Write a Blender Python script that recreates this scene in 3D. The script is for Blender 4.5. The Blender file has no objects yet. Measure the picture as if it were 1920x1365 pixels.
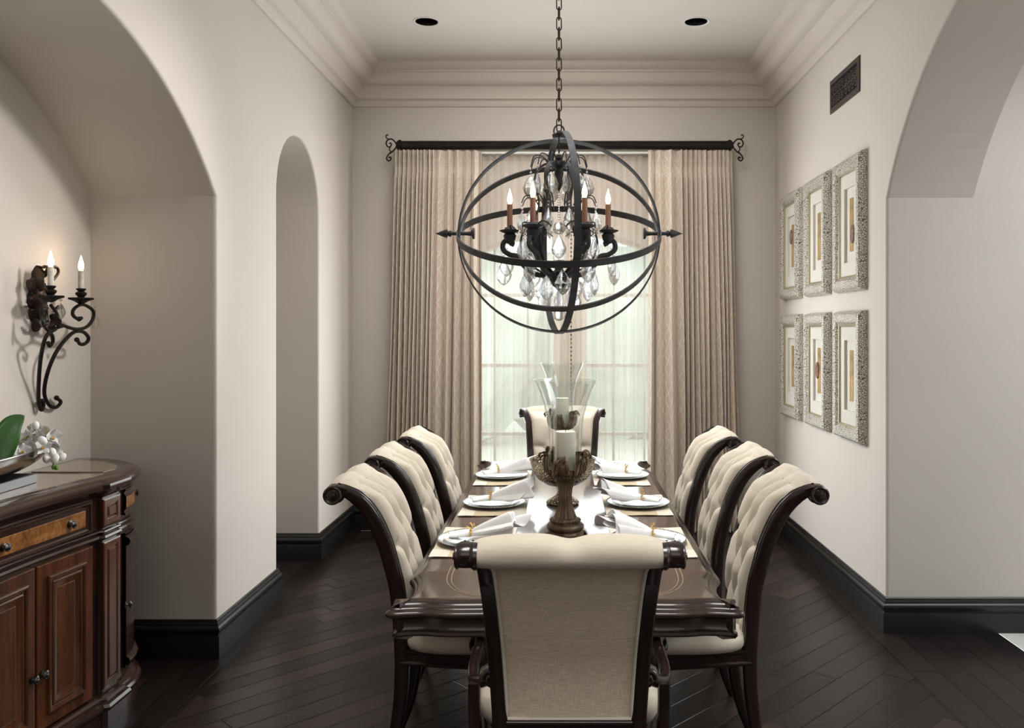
import bpy, bmesh, math, random
from math import sin, cos, pi, radians, sqrt, exp, hypot
from mathutils import Vector, Matrix
random.seed(7)
SC = bpy.context.scene
COL = SC.collection
EYE, F, VX, VY = 1.66, 1580.0, 1056.0, 616.0
LWX, RWX, BWY, CEIL = -1.756, 1.769, 7.022, 3.80     # room: left, right, back, ceiling
NICHE = -2.395

# ------------------------------------------------------------------ helpers
def lerp(a, b, t): return a + (b - a) * t
def interp(tab, x):
    if x <= tab[0][0]: return tab[0][1]
    for (x0, y0), (x1, y1) in zip(tab, tab[1:]):
        if x <= x1: return y0 + (y1 - y0) * (x - x0) / (x1 - x0)
    return tab[-1][1]
def catmull(P, n=8, closed=False):
    P = [Vector(p) for p in P]; out = []
    m = len(P); segs = m if closed else m - 1
    for i in range(segs):
        p1, p2 = P[i], P[(i + 1) % m]
        p0 = P[i - 1] if (closed or i > 0) else p1 * 2 - p2
        p3 = P[(i + 2) % m] if (closed or i + 2 < m) else p2 * 2 - p1
        for k in range(n):
            t = k / n
            out.append(0.5 * ((2 * p1) + (p2 - p0) * t + (2 * p0 - 5 * p1 + 4 * p2 - p3) * t * t + (3 * p1 - p0 - 3 * p2 + p3) * t ** 3))
    if not closed: out.append(P[-1].copy())
    return out
def spiral(c, r0, r1, a0, a1, n, e1, e2):
    """points of a spiral about c in the plane e1,e2"""
    c, e1, e2 = Vector(c), Vector(e1), Vector(e2); o = []
    for i in range(n + 1):
        t = i / n; r = lerp(r0, r1, t); a = lerp(a0, a1, t)
        o.append(c + e1 * (r * cos(a)) + e2 * (r * sin(a)))
    return o

class G:
    """collects shapes, then links them as ONE mesh object"""
    def __init__(s, M=None): s.v = []; s.f = []; s.M = M; s.uv = {}
    def add(s, vs, fs):
        b = len(s.v)
        for p in vs:
            p = Vector(p); s.v.append(s.M @ p if s.M else p)
        for f in fs: s.f.append([b + i for i in f])
        return b
    def box(s, c, d, M=None):
        x, y, z = [k / 2 for k in d]; c = Vector(c)
        vs = [Vector((sx * x, sy * y, sz * z)) for sz in (-1, 1) for sy in (-1, 1) for sx in (-1, 1)]
        vs = [c + (M @ p if M else p) for p in vs]
        s.add(vs, [(0, 2, 3, 1), (4, 5, 7, 6), (0, 1, 5, 4), (2, 6, 7, 3), (0, 4, 6, 2), (1, 3, 7, 5)])
        return s
    def grid(s, rows, cu=False, cv=False):
        """rows of points -> quads; cu closes each row, cv closes the rows"""
        n, m = len(rows), len(rows[0])
        fs = []
        for i in range(n if cv else n - 1):
            for j in range(m if cu else m - 1):
                a, b = i, (i + 1) % n; c, d = j, (j + 1) % m
                fs.append((a * m + c, a * m + d, b * m + d, b * m + c))
        return s.add([p for r in rows for p in r], fs)
    def cap(s, pts, flip=False):
        if len(pts) > 24:
            from mathutils.geometry import tessellate_polygon
            P = [Vector(p) for p in pts]; s.add(P, [tuple(t) for t in tessellate_polygon([P])]); return s
        s.add(pts, [tuple(range(len(pts)))[::-1] if flip else tuple(range(len(pts)))]); return s
    def lathe(s, prof, c=(0, 0, 0), n=24, M=None, wob=None):
        c = Vector(c); rows = []
        for k, (r, z) in enumerate(prof):
            row = []
            for j in range(n):
                a = 2 * pi * j / n; rr = r * (wob(a, k) if wob else 1)
                p = Vector((rr * cos(a), rr * sin(a), z)); row.append(c + (M @ p if M else p))
            rows.append(row)
        s.grid(rows, cu=True)
        if prof[0][0] > 1e-6: s.cap(rows[0], True)
        if prof[-1][0] > 1e-6: s.cap(rows[-1])
        return s
    def sweep(s, pts, w, t=None, n=8, ref=None, rect=False, caps=True, closed=False):
        """tube along pts; w,t = full width and thickness (number or list); rect = rounded-rectangle section; ref = width direction"""
        P = [Vector(p) for p in pts]; m = len(P); rows = []
        last = Vector(ref).normalized() if ref is not None else None
        for i, p in enumerate(P):
            if closed: T = P[(i + 1) % m] - P[i - 1]
            else: T = P[min(i + 1, m - 1)] - P[max(i - 1, 0)]
            if T.length < 1e-9: T = Vector((0, 0, 1))
            T.normalize()
            if ref is not None: A = Vector(ref) - T * T.dot(Vector(ref))
            else:
                if last is None: last = Vector((0, 0, 1)) if abs(T.z) < .9 else Vector((1, 0, 0))
                A = last - T * T.dot(last)
            if A.length < 1e-6: A = T.orthogonal()
            A.normalize(); last = A; B = T.cross(A)
            wi = w[i] if isinstance(w, (list, tuple)) else w
            ti = (t[i] if isinstance(t, (list, tuple)) else t) if t is not None else wi
            if rect:
                q = .38
                sec = [(-.5, -q), (-.5, q), (-q, .5), (q, .5), (.5, q), (.5, -q), (q, -.5), (-q, -.5)]
                rows.append([p + A * (a * wi) + B * (b * ti) for a, b in sec])
            else:
                rows.append([p + A * (cos(2 * pi * k / n) * wi / 2) + B * (sin(2 * pi * k / n) * ti / 2) for k in range(n)])
        s.grid(rows, cu=True, cv=closed)
        if caps and not closed: s.cap(rows[0], True); s.cap(rows[-1])
        return s
    def ball(s, c, r, n=10, m=7, sz=1.0):
        pr = [(r * sin(pi * k / m), -r * sz * cos(pi * k / m)) for k in range(m + 1)]
        pr[0] = (0, pr[0][1]); pr[-1] = (0, pr[-1][1])
        return s.lathe(pr, c, n)
    def profile(s, path, prof, side=1, closed=False, z0=0.0):
        """moulding: prof = [(out, z)] carried along a 2-D path with mitred corners"""
        rows = [offset_path(path, o * side, closed, z0 + z) for o, z in prof]
        return s.grid(rows, cu=closed)
    def obj(s, name, mat, parent=None, smooth=35, bevel=0, seg=2):
        me = bpy.data.meshes.new(name)
        me.from_pydata([tuple(p) for p in s.v], [], [f for f in s.f if len(set(f)) > 2])
        bm = bmesh.new(); bm.from_mesh(me)
        bmesh.ops.remove_doubles(bm, verts=bm.verts, dist=1e-5)
        bmesh.ops.recalc_face_normals(bm, faces=bm.faces)
        bm.to_mesh(me); bm.free()
        if mat: me.materials.append(mat)
        if smooth:
            for p in me.polygons: p.use_smooth = True
            me.set_sharp_from_angle(angle=radians(smooth))
        o = bpy.data.objects.new(name, me); COL.objects.link(o)
        if parent: o.parent = parent
        if bevel:
            b = o.modifiers.new('bevel', 'BEVEL'); b.width = bevel; b.segments = seg; b.limit_method = 'ANGLE'; b.angle_limit = radians(40)
        return o

def offset_path(path, d, closed=False, z=0.0):
    P = [Vector((p[0], p[1])) for p in path]; m = len(P); out = []
    for i in range(m):
        a = P[i - 1] if (closed or i > 0) else None
        b = P[(i + 1) % m] if (closed or i < m - 1) else None
        n = []
        if a is not None: e = (P[i] - a).normalized(); n.append(Vector((e.y, -e.x)))
        if b is not None: e = (b - P[i]).normalized(); n.append(Vector((e.y, -e.x)))
        if len(n) == 1: off = n[0]
        else:
            q = n[0] + n[1]
            off = q / max(.35, 1 + n[0].dot(n[1])) if q.length > 1e-6 else n[0]
        out.append(Vector((P[i].x + off.x * d, P[i].y + off.y * d, z)))
    return out

def tag(o, label=None, cat=None, group=None, kind=None):
    if label: o['label'] = label
    if cat: o['category'] = cat
    if group: o['group'] = group
    if kind: o['kind'] = kind
    return o
def empty(name, loc=(0, 0, 0), rz=0.0):
    o = bpy.data.objects.new(name, None); COL.objects.link(o)
    o.location = loc; o.rotation_euler = (0, 0, rz); o.empty_display_size = .05
    return o
def kids(o): return [c for c in bpy.data.objects if c.parent == o]
def copy_tree(o, parent=None):
    c = o.copy(); COL.objects.link(c); c.parent = parent
    for ch in kids(o): copy_tree(ch, c)
    return c

# ------------------------------------------------------------------ materials
class NT:
    def __init__(s, name):
        s.m = bpy.data.materials.new(name); s.m.use_nodes = True; s.t = s.m.node_tree; s.n = s.t.nodes
        s.b = s.n['Principled BSDF']
    def new(s, t, **k):
        x = s.n.new(t)
        for a, b in k.items(): setattr(x, a, b)
        return x
    def link(s, a, b): s.t.links.new(a, b)
    def put(s, sock, v):
        if hasattr(v, 'is_linked') or isinstance(v, bpy.types.NodeSocket): s.link(v, sock)
        else: sock.default_value = v
    def math(s, op, a, b=0.0, c=0.0):
        x = s.new('ShaderNodeMath', operation=op)
        s.put(x.inputs[0], a); s.put(x.inputs[1], b); s.put(x.inputs[2], c)
        return x.outputs[0]
    def coord(s, kind='Object', scale=(1, 1, 1), rot=(0, 0, 0)):
        t = s.new('ShaderNodeTexCoord'); m = s.new('ShaderNodeMapping')
        m.inputs['Scale'].default_value = scale; m.inputs['Rotation'].default_value = rot
        s.link(t.outputs[kind], m.inputs['Vector']); return m.outputs['Vector']
    def noise(s, vec, scale, detail=4, rough=.5):
        x = s.new('ShaderNodeTexNoise'); s.link(vec, x.inputs['Vector'])
        x.inputs['Scale'].default_value = scale; x.inputs['Detail'].default_value = detail; x.inputs['Roughness'].default_value = rough
        return x.outputs['Fac']
    def ramp(s, fac, stops):
        r = s.new('ShaderNodeValToRGB'); s.link(fac, r.inputs['Fac']); e = r.color_ramp.elements
        while len(e) < len(stops): e.new(.5)
        for k, (p, c) in enumerate(stops):
            e[k].position = p; e[k].color = (*c, 1) if len(c) == 3 else c
        return r.outputs['Color']
    def mix(s, fac, a, b, mode='MIX'):
        x = s.new('ShaderNodeMix', data_type='RGBA', blend_type=mode)
        s.put(x.inputs['Factor'], fac)
        for q, v in ((x.inputs['A'], a), (x.inputs['B'], b)):
            s.put(q, v if not isinstance(v, tuple) else (*v[:3], 1))
        return x.outputs['Result']
    def bump(s, h, strength, dist=.01):
        x = s.new('ShaderNodeBump'); s.link(h, x.inputs['Height']); x.inputs['Strength'].default_value = strength; x.inputs['Distance'].default_value = dist
        s.link(x.outputs['Normal'], s.b.inputs['Normal'])
    def set(s, **k):
        for a, v in k.items():
            q = s.b.inputs[a.replace('_', ' ')]
            s.put(q, (*v, 1) if isinstance(v, tuple) and len(v) == 3 and q.type == 'RGBA' else v)
        return s

def plain(name, col, rough=.5, metal=0.0, var=.06, scale=6, bump=0.0, bscale=80, **k):
    m = NT(name); v = m.coord()
    n = m.noise(v, scale)
    c = m.ramp(n, [(.3, tuple(x * (1 - var) for x in col)), (.7, tuple(min(1, x * (1 + var)) for x in col))])
    m.set(Base_Color=c, Roughness=rough, Metallic=metal, **k)
    if bump: m.bump(m.noise(v, bscale, 5), bump, .003)
    return m.m
def emit(name, col, st):
    m = NT(name); m.set(Base_Color=col, Emission_Color=col, Emission_Strength=st); return m.m
def wood(name, c1, c2, rough=.3, scale=(14, 14, 1.2), coat=.3, bump=.03, wear=0.0):
    m = NT(name); v = m.coord(scale=scale)
    n = m.noise(v, 2.2, 6, .6); n2 = m.noise(m.coord(scale=(1, 1, 1)), 3.0, 3)
    f = m.math('ADD', m.math('MULTIPLY', n, .75), m.math('MULTIPLY', n2, .25))
    c = m.ramp(f, [(.32, c1), (.66, c2)])
    m.set(Base_Color=c, Roughness=rough, Coat_Weight=coat, Coat_Roughness=.09)
    m.bump(n, bump, .004)
    return m.m
def linen(name, col, var=.06, bmp=.12, sc=16):
    m = NT(name)
    a = m.noise(m.coord(scale=(1, 1, 26)), sc, 3); b = m.noise(m.coord(scale=(26, 26, 1)), sc, 3)
    h = m.math('ADD', m.math('MULTIPLY', a, .5), m.math('MULTIPLY', b, .5))
    c = m.ramp(h, [(.36, tuple(x * (1 - var) for x in col)), (.64, tuple(x * (1 + var) for x in col))])
    m.set(Base_Color=c, Roughness=.9, Sheen_Weight=.15)
    m.bump(h, bmp, .003)
    return m.m
def planks(name, rot, w=.127, L=1.25):
    m = NT(name); v = m.coord(rot=(0, 0, rot)); s = m.new('ShaderNodeSeparateXYZ'); m.link(v, s.inputs[0])
    u, q = s.outputs[0], s.outputs[1]
    vr = m.math('DIVIDE', q, w); row = m.math('FLOOR', vr); fv = m.math('FRACT', vr)
    wn = m.new('ShaderNodeTexWhiteNoise', noise_dimensions='1D'); m.link(row, wn.inputs['W'])
    uu = m.math('ADD', m.math('DIVIDE', u, L), m.math('MULTIPLY', wn.outputs['Value'], 7.3)); colr = m.math('FLOOR', uu); fu = m.math('FRACT', uu)
    cb = m.new('ShaderNodeCombineXYZ'); m.link(row, cb.inputs[0]); m.link(colr, cb.inputs[1])
    w2 = m.new('ShaderNodeTexWhiteNoise', noise_dimensions='2D'); m.link(cb.outputs[0], w2.inputs['Vector'])
    ev = m.math('MINIMUM', fv, m.math('SUBTRACT', 1.0, fv)); eu = m.math('MINIMUM', fu, m.math('SUBTRACT', 1.0, fu))
    d = m.math('MINIMUM', m.math('MULTIPLY', ev, w), m.math('MULTIPLY', eu, L))
    seam = m.math('MINIMUM', m.math('DIVIDE', d, .0042), 1.0)
    g = m.noise(m.coord(rot=(0, 0, rot), scale=(1.2, 16, 1)), 4, 6, .6)
    f = m.math('ADD', m.math('MULTIPLY', w2.outputs['Value'], .62), m.math('MULTIPLY', g, .38))
    c = m.ramp(f, [(.15, (.0065, .0048, .0044)), (.5, (.0135, .0094, .0083)), (.85, (.028, .0175, .0148))])
    c = m.mix(m.math('SUBTRACT', 1.0, seam), c, (.003, .0025, .002))
    wav = m.noise(m.coord(rot=(0, 0, rot), scale=(1.0, 9, 1)), 2.6, 2)
    h = m.math('ADD', m.math('MULTIPLY', seam, .5), m.math('ADD', m.math('MULTIPLY', wav, .55), m.math('MULTIPLY', g, .1)))
    rg = m.math('ADD', .2, m.math('MULTIPLY', g, .22))
    m.set(Base_Color=c, Roughness=rg, Specular_IOR_Level=.26)
    m.bump(h, .6, .004)
    return m.m
def jacquard(name):
    m = NT(name); v = m.coord('UV'); s = m.new('ShaderNodeSeparateXYZ'); m.link(v, s.inputs[0])
    u, w = s.outputs[0], s.outputs[1]
    wob = m.math('MULTIPLY', m.math('SINE', m.math('MULTIPLY', w, 41.0)), .11)
    us = m.math('ADD', m.math('MULTIPLY', u, 11.0), wob); ws = m.math('MULTIPLY', w, 7.5)
    a = m.math('FRACT', m.math('ADD', us, ws)); b = m.math('FRACT', m.math('SUBTRACT', us, ws))
    la = m.math('LESS_THAN', m.math('ABSOLUTE', m.math('SUBTRACT', a, .5)), .06)
    lb = m.math('LESS_THAN', m.math('ABSOLUTE', m.math('SUBTRACT', b, .5)), .06)
    # braid: each line dives under the other one
    ga = m.math('LESS_THAN', m.math('FRACT', m.math('MULTIPLY', m.math('SUBTRACT', us, ws), .5)), .62)
    gb = m.math('GREATER_THAN', m.math('FRACT', m.math('MULTIPLY', m.math('ADD', us, ws), .5)), .38)
    p = m.math('MAXIMUM', m.math('MULTIPLY', la, m.math('ADD', .35, m.math('MULTIPLY', ga, .65))), m.math('MULTIPLY', lb, m.math('ADD', .35, m.math('MULTIPLY', gb, .65))))
    n = m.noise(m.coord('UV', scale=(60, 4, 1)), 8, 3)
    base = m.ramp(n, [(.3, (.60, .51, .42)), (.7, (.70, .61, .52))])
    m.set(Base_Color=m.mix(p, base, (.82, .75, .66)), Roughness=m.math('SUBTRACT', .5, m.math('MULTIPLY', p, .2)), Sheen_Weight=.2, Specular_IOR_Level=.6)
    m.bump(m.math('ADD', p, m.math('MULTIPLY', n, .3)), .3, .002)
    return m.m
def sheer(name, col, opac):
    m = NT(name); n = m.noise(m.coord('UV', scale=(40, .6, 1)), 6, 3)
    out = m.n['Material Output']; tr = m.new('ShaderNodeBsdfTransparent'); di = m.new('ShaderNodeBsdfDiffuse'); tl = m.new('ShaderNodeBsdfTranslucent')
    m1 = m.new('ShaderNodeMixShader'); m2 = m.new('ShaderNodeMixShader')
    di.inputs['Color'].default_value = (*col, 1); tl.inputs['Color'].default_value = (*col, 1)
    m1.inputs[0].default_value = .5; m.link(di.outputs[0], m1.inputs[1]); m.link(tl.outputs[0], m1.inputs[2])
    m.link(m.math('ADD', opac - .14, m.math('MULTIPLY', n, .28)), m2.inputs[0])
    m.link(tr.outputs[0], m2.inputs[1]); m.link(m1.outputs[0], m2.inputs[2]); m.link(m2.outputs[0], out.inputs['Surface'])
    return m.m
def glass(name, col=(1, 1, 1), thin=False, rough=0.0, ior=1.45, clear=.0):
    m = NT(name); n = m.noise(m.coord(), 8)
    out = m.n['Material Output']; tr = m.new('ShaderNodeBsdfTransparent'); tr.inputs[0].default_value = (*col, 1)
    if thin:
        gl = m.new('ShaderNodeBsdfGlossy'); gl.inputs['Roughness'].default_value = .02
        lw = m.new('ShaderNodeLayerWeight'); lw.inputs['Blend'].default_value = .12 if thin is True else thin
        mx = m.new('ShaderNodeMixShader')
        m.link(m.math('MULTIPLY', m.math('ADD', lw.outputs['Facing'], m.math('MULTIPLY', n, .04)), .42), mx.inputs[0])
        m.link(tr.outputs[0], mx.inputs[1]); m.link(gl.outputs[0], mx.inputs[2])
    else:
        gl = m.new('ShaderNodeBsdfGlass'); gl.inputs['IOR'].default_value = ior; gl.inputs['Roughness'].default_value = rough; gl.inputs['Color'].default_value = (*col, 1)
        mx = m.new('ShaderNodeMixShader'); mx.inputs[0].default_value = 1 - clear
        m.link(tr.outputs[0], mx.inputs[1]); m.link(gl.outputs[0], mx.inputs[2])
    m.link(mx.outputs[0], out.inputs['Surface']); return m.m
def hammered(name, light, dark, scale=120, rough=.28, bump=.8, metal=1.0, edge=.22):
    m = NT(name); v = m.coord(); x = m.new('ShaderNodeTexVoronoi', feature='DISTANCE_TO_EDGE'); m.link(v, x.inputs['Vector']); x.inputs['Scale'].default_value = scale
    d = x.outputs['Distance']
    m.set(Base_Color=m.ramp(d, [(.02, dark), (edge, light)]), Metallic=metal, Roughness=rough)
    m.bump(d, bump, .006); return m.m

MT = {}
MT['wall'] = plain('wall_paint', (.60, .552, .502), .85, var=.02, scale=1.5, bump=.06, bscale=60)
MT['wall_dim'] = plain('dim_far_wall', (.10, .085, .07), .9)  # dimness put into the colour, so little light bounces from behind the camera
MT['wall_grey'] = plain('wall_paint_grey', (.55, .535, .51), .85, var=.02, scale=1.5)
MT['ceil'] = plain('ceiling_paint', (.66, .615, .565), .9, var=.015, scale=1)
MT['crown'] = plain('crown_paint', (.62, .565, .50), .55, var=.02, scale=2)
MT['base'] = plain('black_paint', (.011, .010, .010), .38, var=.25, scale=9, Coat_Weight=.15)
MT['floor'] = planks('diagonal_planks', radians(-45))
MT['floor2'] = planks('border_planks', radians(-90), w=.14, L=1.6)
MT['tile'] = plain('white_marble_tile', (.75, .74, .71), .25, var=.1, scale=5)
MT['trimw'] = plain('window_white', (.75, .74, .70), .5)
MT['muntin'] = plain('window_bars', (.30, .29, .27), .6)
MT['frame'] = wood('chair_wood', (.008, .0045, .0038), (.022, .0095, .0075), .28, coat=.5)
MT['table'] = tbl = wood('table_wood', (.022, .0095, .007), (.060, .025, .017), .3, scale=(1.5, 12, 12), coat=1.0, bump=.015)
tbl.node_tree.nodes['Principled BSDF'].inputs['Coat IOR'].default_value = 1.65
MT['tedge'] = wood('table_edge_wood', (.010, .006, .005), (.034, .018, .012), .3, coat=.5, bump=.01)
MT['linen'] = linen('cream_linen', (.555, .492, .40))
MT['linen2'] = linen('natural_linen_back', (.70, .60, .465), .26, .3, 26)
MT['pipe'] = plain('cord_piping', (.66, .61, .52), .8)
MT['drape'] = jacquard('silk_jacquard')
MT['sheer'] = sheer('sheer_voile', (.86, .80, .73), .46)
MT['bronze'] = plain('dark_bronze', (.022, .018, .015), .42, metal=.6, var=.3, scale=20)
MT['iron'] = plain('wrought_iron', (.040, .041, .044), .5, metal=.25, var=.25, scale=25, bump=.1, bscale=200)
MT['siron'] = plain('blackened_iron', (.017, .013, .011), .45, metal=.4, var=.3, scale=30)
MT['rust'] = plain('rust_iron', (.05, .032, .024), .5, metal=.6, var=.5, scale=30)
MT['copper'] = plain('copper_sleeve', (.27, .13, .085), .35, metal=.3, var=.2)
MT['ivory'] = plain('ivory_sleeve', (.62, .58, .5), .5, var=.25, scale=40)
MT['bulb'] = emit('bulb_glow', (1.0, .70, .40), 5.5)
MT['crystal'] = glass('cut_crystal', (.92, .92, .92), ior=1.5, clear=.5)
MT['glass'] = glass('hurricane_glass', (.97, .985, .98), thin=.42)
MT['artglass'] = glass('picture_glass', (1, 1, 1), thin=True)
MT['pane'] = glass('window_pane', (.96, .985, .975), thin=True)
MT['wax'] = plain('ivory_wax', (.80, .75, .64), .45, var=.02, Subsurface_Weight=.3, Subsurface_Radius=(.02, .015, .01))
MT['antique'] = plain('antique_bronze_resin', (.14, .095, .06), .38, metal=.55, var=.55, scale=18, bump=.25, bscale=90)
MT['champ'] = hammered('champagne_silver', (.72, .62, .48), (.12, .09, .06), 75, .25, .9)
MT['silver'] = plain('polished_silver', (.80, .80, .80), .2, metal=1.0, var=.06)
MT['steel'] = plain('brushed_steel', (.30, .30, .31), .3, metal=1.0)
MT['hsilver'] = plain('hammered_bowl', (.36, .33, .30), .16, metal=1.0, var=.2, scale=9, bump=.3, bscale=22)
MT['china'] = plain('white_china', (.78, .77, .74), .15, var=.01, Coat_Weight=.5)
MT['napkin'] = plain('white_linen_napkin', (.80, .80, .80), .85, var=.03, scale=40, bump=.15, bscale=300)
MT['gold'] = plain('gilt_metal', (.80, .50, .15), .3, metal=.9, var=.15, scale=40)
MT['pframe'] = hammered('hammered_champagne_frame', (.88, .84, .76), (.14, .11, .08), 85, .34, .9, .35, .16)
MT['pbead'] = plain('champagne_lip', (.60, .52, .36), .35, metal=.8)
MT['mat'] = plain('ivory_matboard', (.80, .77, .70), .9, var=.02)
MT['art'] = plain('gold_leaf_strip', (.52, .34, .14), .5, metal=.25, var=.35, scale=14)
MT['agate'] = plain('agate_slice', (.22, .15, .13), .25, var=.5, scale=40)
MT['agate2'] = plain('pink_agate_slice', (.36, .19, .14), .25, var=.5, scale=40)
MT['vent'] = plain('vent_bronze', (.055, .042, .038), .5, var=.15)
MT['black'] = plain('black_void', (.004, .004, .004), .7)
MT['sbwood'] = wood('mahogany', (.028, .009, .005), (.115, .039, .016), .26, scale=(10, 10, 1.0), coat=.4)
MT['sbdark'] = wood('dark_mahogany', (.020, .009, .007), (.042, .018, .013), .22, scale=(10, 1.0, 10), coat=.7, bump=.008)
def burl():
    m = NT('burl_veneer'); v = m.coord(); a = m.noise(v, 9, 6, .7); b = m.noise(v, 60, 4, .7)
    f = m.math('ADD', m.math('MULTIPLY', a, .6), m.math('MULTIPLY', b, .4))
    m.set(Base_Color=m.ramp(f, [(.36, (.05, .018, .006)), (.5, (.22, .085, .022)), (.64, (.40, .19, .06))]), Roughness=.28, Coat_Weight=.4); return m.m
MT['burl'] = burl()
def marble():
    m = NT('tan_marble_inlay'); v = m.coord(); a = m.noise(v, 14, 8, .75)
    m.set(Base_Color=m.ramp(a, [(.35, (.15, .095, .062)), (.52, (.30, .215, .15)), (.68, (.40, .31, .23))]), Roughness=.16, Coat_Weight=.4); return m.m
MT['marble'] = marble()
MT['giltline'] = plain('gilt_line', (.36, .27, .15), .35, metal=.6)
MT['pewter'] = plain('pewter', (.20, .19, .18), .28, metal=1.0, var=.3, scale=60)
MT['leaf'] = plain('orchid_leaf', (.022, .075, .012), .3, var=.3, scale=14)
MT['petal'] = plain('orchid_petal', (.85, .84, .82), .6, var=.03, Subsurface_Weight=.2, Subsurface_Radius=(.01, .01, .01))
MT['stem'] = plain('orchid_stem', (.05, .06, .02), .5)
MT['bud'] = plain('orchid_bud', (.12, .26, .04), .45)
MT['terr'] = plain('terrace_stone', (.62, .60, .55), .8, var=.08, scale=2)
MT['hedge'] = plain('hedge_green', (.46, .52, .47), .9, var=.25, scale=1.2)
MT['white'] = plain('white_plastic', (.7, .69, .66), .4)
def placemat():
    m = NT('placemat_weave'); v = m.coord(); s = m.new('ShaderNodeSeparateXYZ'); m.link(v, s.inputs[0])
    ax = m.math('ABSOLUTE', s.outputs[0]); ay = m.math('ABSOLUTE', s.outputs[1])
    k = m.math('MULTIPLY', m.math('LESS_THAN', ax, .085), m.math('GREATER_THAN', ay, .13))
    k2 = m.math('MULTIPLY', m.math('GREATER_THAN', ax, .085), m.math('LESS_THAN', ay, .13))
    n = m.noise(m.coord(scale=(1, 20, 1)), 60, 2)
    c = m.mix(k, (.66, .625, .54), (.50, .41, .27)); c = m.mix(k2, c, (.57, .50, .38))
    m.set(Base_Color=m.mix(m.math('MULTIPLY', n, .35), c, (.4, .34, .25)), Roughness=.9); m.bump(n, .4, .002); return m.m
MT['pmat'] = placemat()
# ------------------------------------------------------------------ camera
cam = bpy.data.cameras.new('camera'); co = bpy.data.objects.new('camera', cam); COL.objects.link(co)
co.location = (0, 0, EYE); co.rotation_euler = (pi / 2, 0, 0)
cam.sensor_width = 36; cam.sensor_fit = 'HORIZONTAL'; cam.lens = F / 1920 * 36
cam.shift_x = -(VX - 960) / 1920; cam.shift_y = (VY - 682.5) / 1920
cam.clip_start = .05; SC.camera = co

# ------------------------------------------------------------------ room shell
def slab_wall(name, outline, x0, x1, mat, bev=.016):
    """outline in (y, z) at x0, carried through to x1"""
    g = G(); n = len(outline)
    g.add([(x0, y, z) for y, z in outline] + [(x1, y, z) for y, z in outline],
          [tuple(range(n)), tuple(range(2 * n - 1, n - 1, -1))] + [(i, (i + 1) % n, n + (i + 1) % n, n + i) for i in range(n)])
    o = g.obj(name, mat, smooth=0)
    bm = bmesh.new(); bm.from_mesh(o.data)          # round only the arrises of the openings on the room side
    es = [e for e in bm.edges if all(abs(v.co.x - x0) < 1e-5 for v in e.verts) and max(v.co.z for v in e.verts) < CEIL - .01 and max(v.co.z for v in e.verts) > .01 and not all(abs(v.co.y - yy) < 1e-4 for v in e.verts for yy in (YN,)) and not all(abs(v.co.y - BWY) < 1e-4 for v in e.verts)]
    bmesh.ops.bevel(bm, geom=es, offset=bev, segments=4, affect='EDGES', profile=.5)
    bm.to_mesh(o.data); bm.free()
    return tag(o, kind='structure')
def arc(yc, zc, r, ya, yb, n=40):
    return [(y, zc + sqrt(max(0, r * r - (y - yc) ** 2))) for y in [yc + r * sin(lerp(math.asin((ya - yc) / r), math.asin((yb - yc) / r), i / n)) for i in range(n + 1)]]
YN = -2.4
A1 = arc(2.908, 1.112, 1.822, 4.263, 1.553)                      # sideboard niche
A2 = arc(5.6125, 2.487, .4455, 6.058, 5.167, 28)                 # narrow arch
slab_wall('wall_left', [(YN, 0), (YN, CEIL), (BWY, CEIL), (BWY, 0), (6.058, 0)] + A2 + [(5.167, 0), (4.263, 0)] + A1 + [(1.553, 0)], LWX, NICHE, MT['wall'])
A3 = arc(3.0744, 1.5388, 1.7504, 4.612, 1.536)
slab_wall('wall_right', [(YN, 0), (YN, CEIL), (BWY, CEIL), (BWY, 0), (4.612, 0)] + A3 + [(1.536, 0)], RWX, 2.245, MT['wall'])
def plane(name, pts, mat, kind='structure'):
    g = G(); g.cap(pts); return tag(g.obj(name, mat, smooth=0), kind=kind)
plane('wall_niche', [(NICHE + .004, 1.4, 0), (NICHE + .004, 6.3, 0), (NICHE + .004, 6.3, CEIL), (NICHE + .004, 1.4, CEIL)], MT['wall'])
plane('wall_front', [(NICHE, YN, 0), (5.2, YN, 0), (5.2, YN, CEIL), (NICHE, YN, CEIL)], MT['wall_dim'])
g = G(); g.box((3.6, 4.7125, CEIL / 2), (3.2, .2, CEIL)); tag(g.obj('wall_side_room', MT['wall'], smooth=0), kind='structure')
plane('wall_far_right', [(5.2, YN, 0), (5.2, 4.612, 0), (5.2, 4.612, CEIL), (5.2, YN, CEIL)], MT['wall_grey'])
# back wall with the arched window opening
WX0, WX1, SILL, SPR, WC, WR = -.88, .92, .25, 2.217, .02, 1.59
def wtop(x): return SPR - sqrt(WR * WR - .9 * .9) + sqrt(WR * WR - (x - WC) ** 2)
g = G(); xs = [lerp(WX0, WX1, i / 30) for i in range(31)]; T = .2
def q(a, b, c, d): g.add([a, b, c, d], [(0, 1, 2, 3)])
L0, R0 = LWX - .3, RWX + .3
q((L0, BWY, 0), (WX0, BWY, 0), (WX0, BWY, CEIL), (L0, BWY, CEIL)); q((WX1, BWY, 0), (R0, BWY, 0), (R0, BWY, CEIL), (WX1, BWY, CEIL))
q((WX0, BWY, 0), (WX1, BWY, 0), (WX1, BWY, SILL), (WX0, BWY, SILL)); q((WX0, BWY, SILL), (WX1, BWY, SILL), (WX1, BWY + T, SILL), (WX0, BWY + T, SILL))
for x in (WX0, WX1): q((x, BWY, SILL), (x, BWY + T, SILL), (x, BWY + T, wtop(x)), (x, BWY, wtop(x)))
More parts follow.
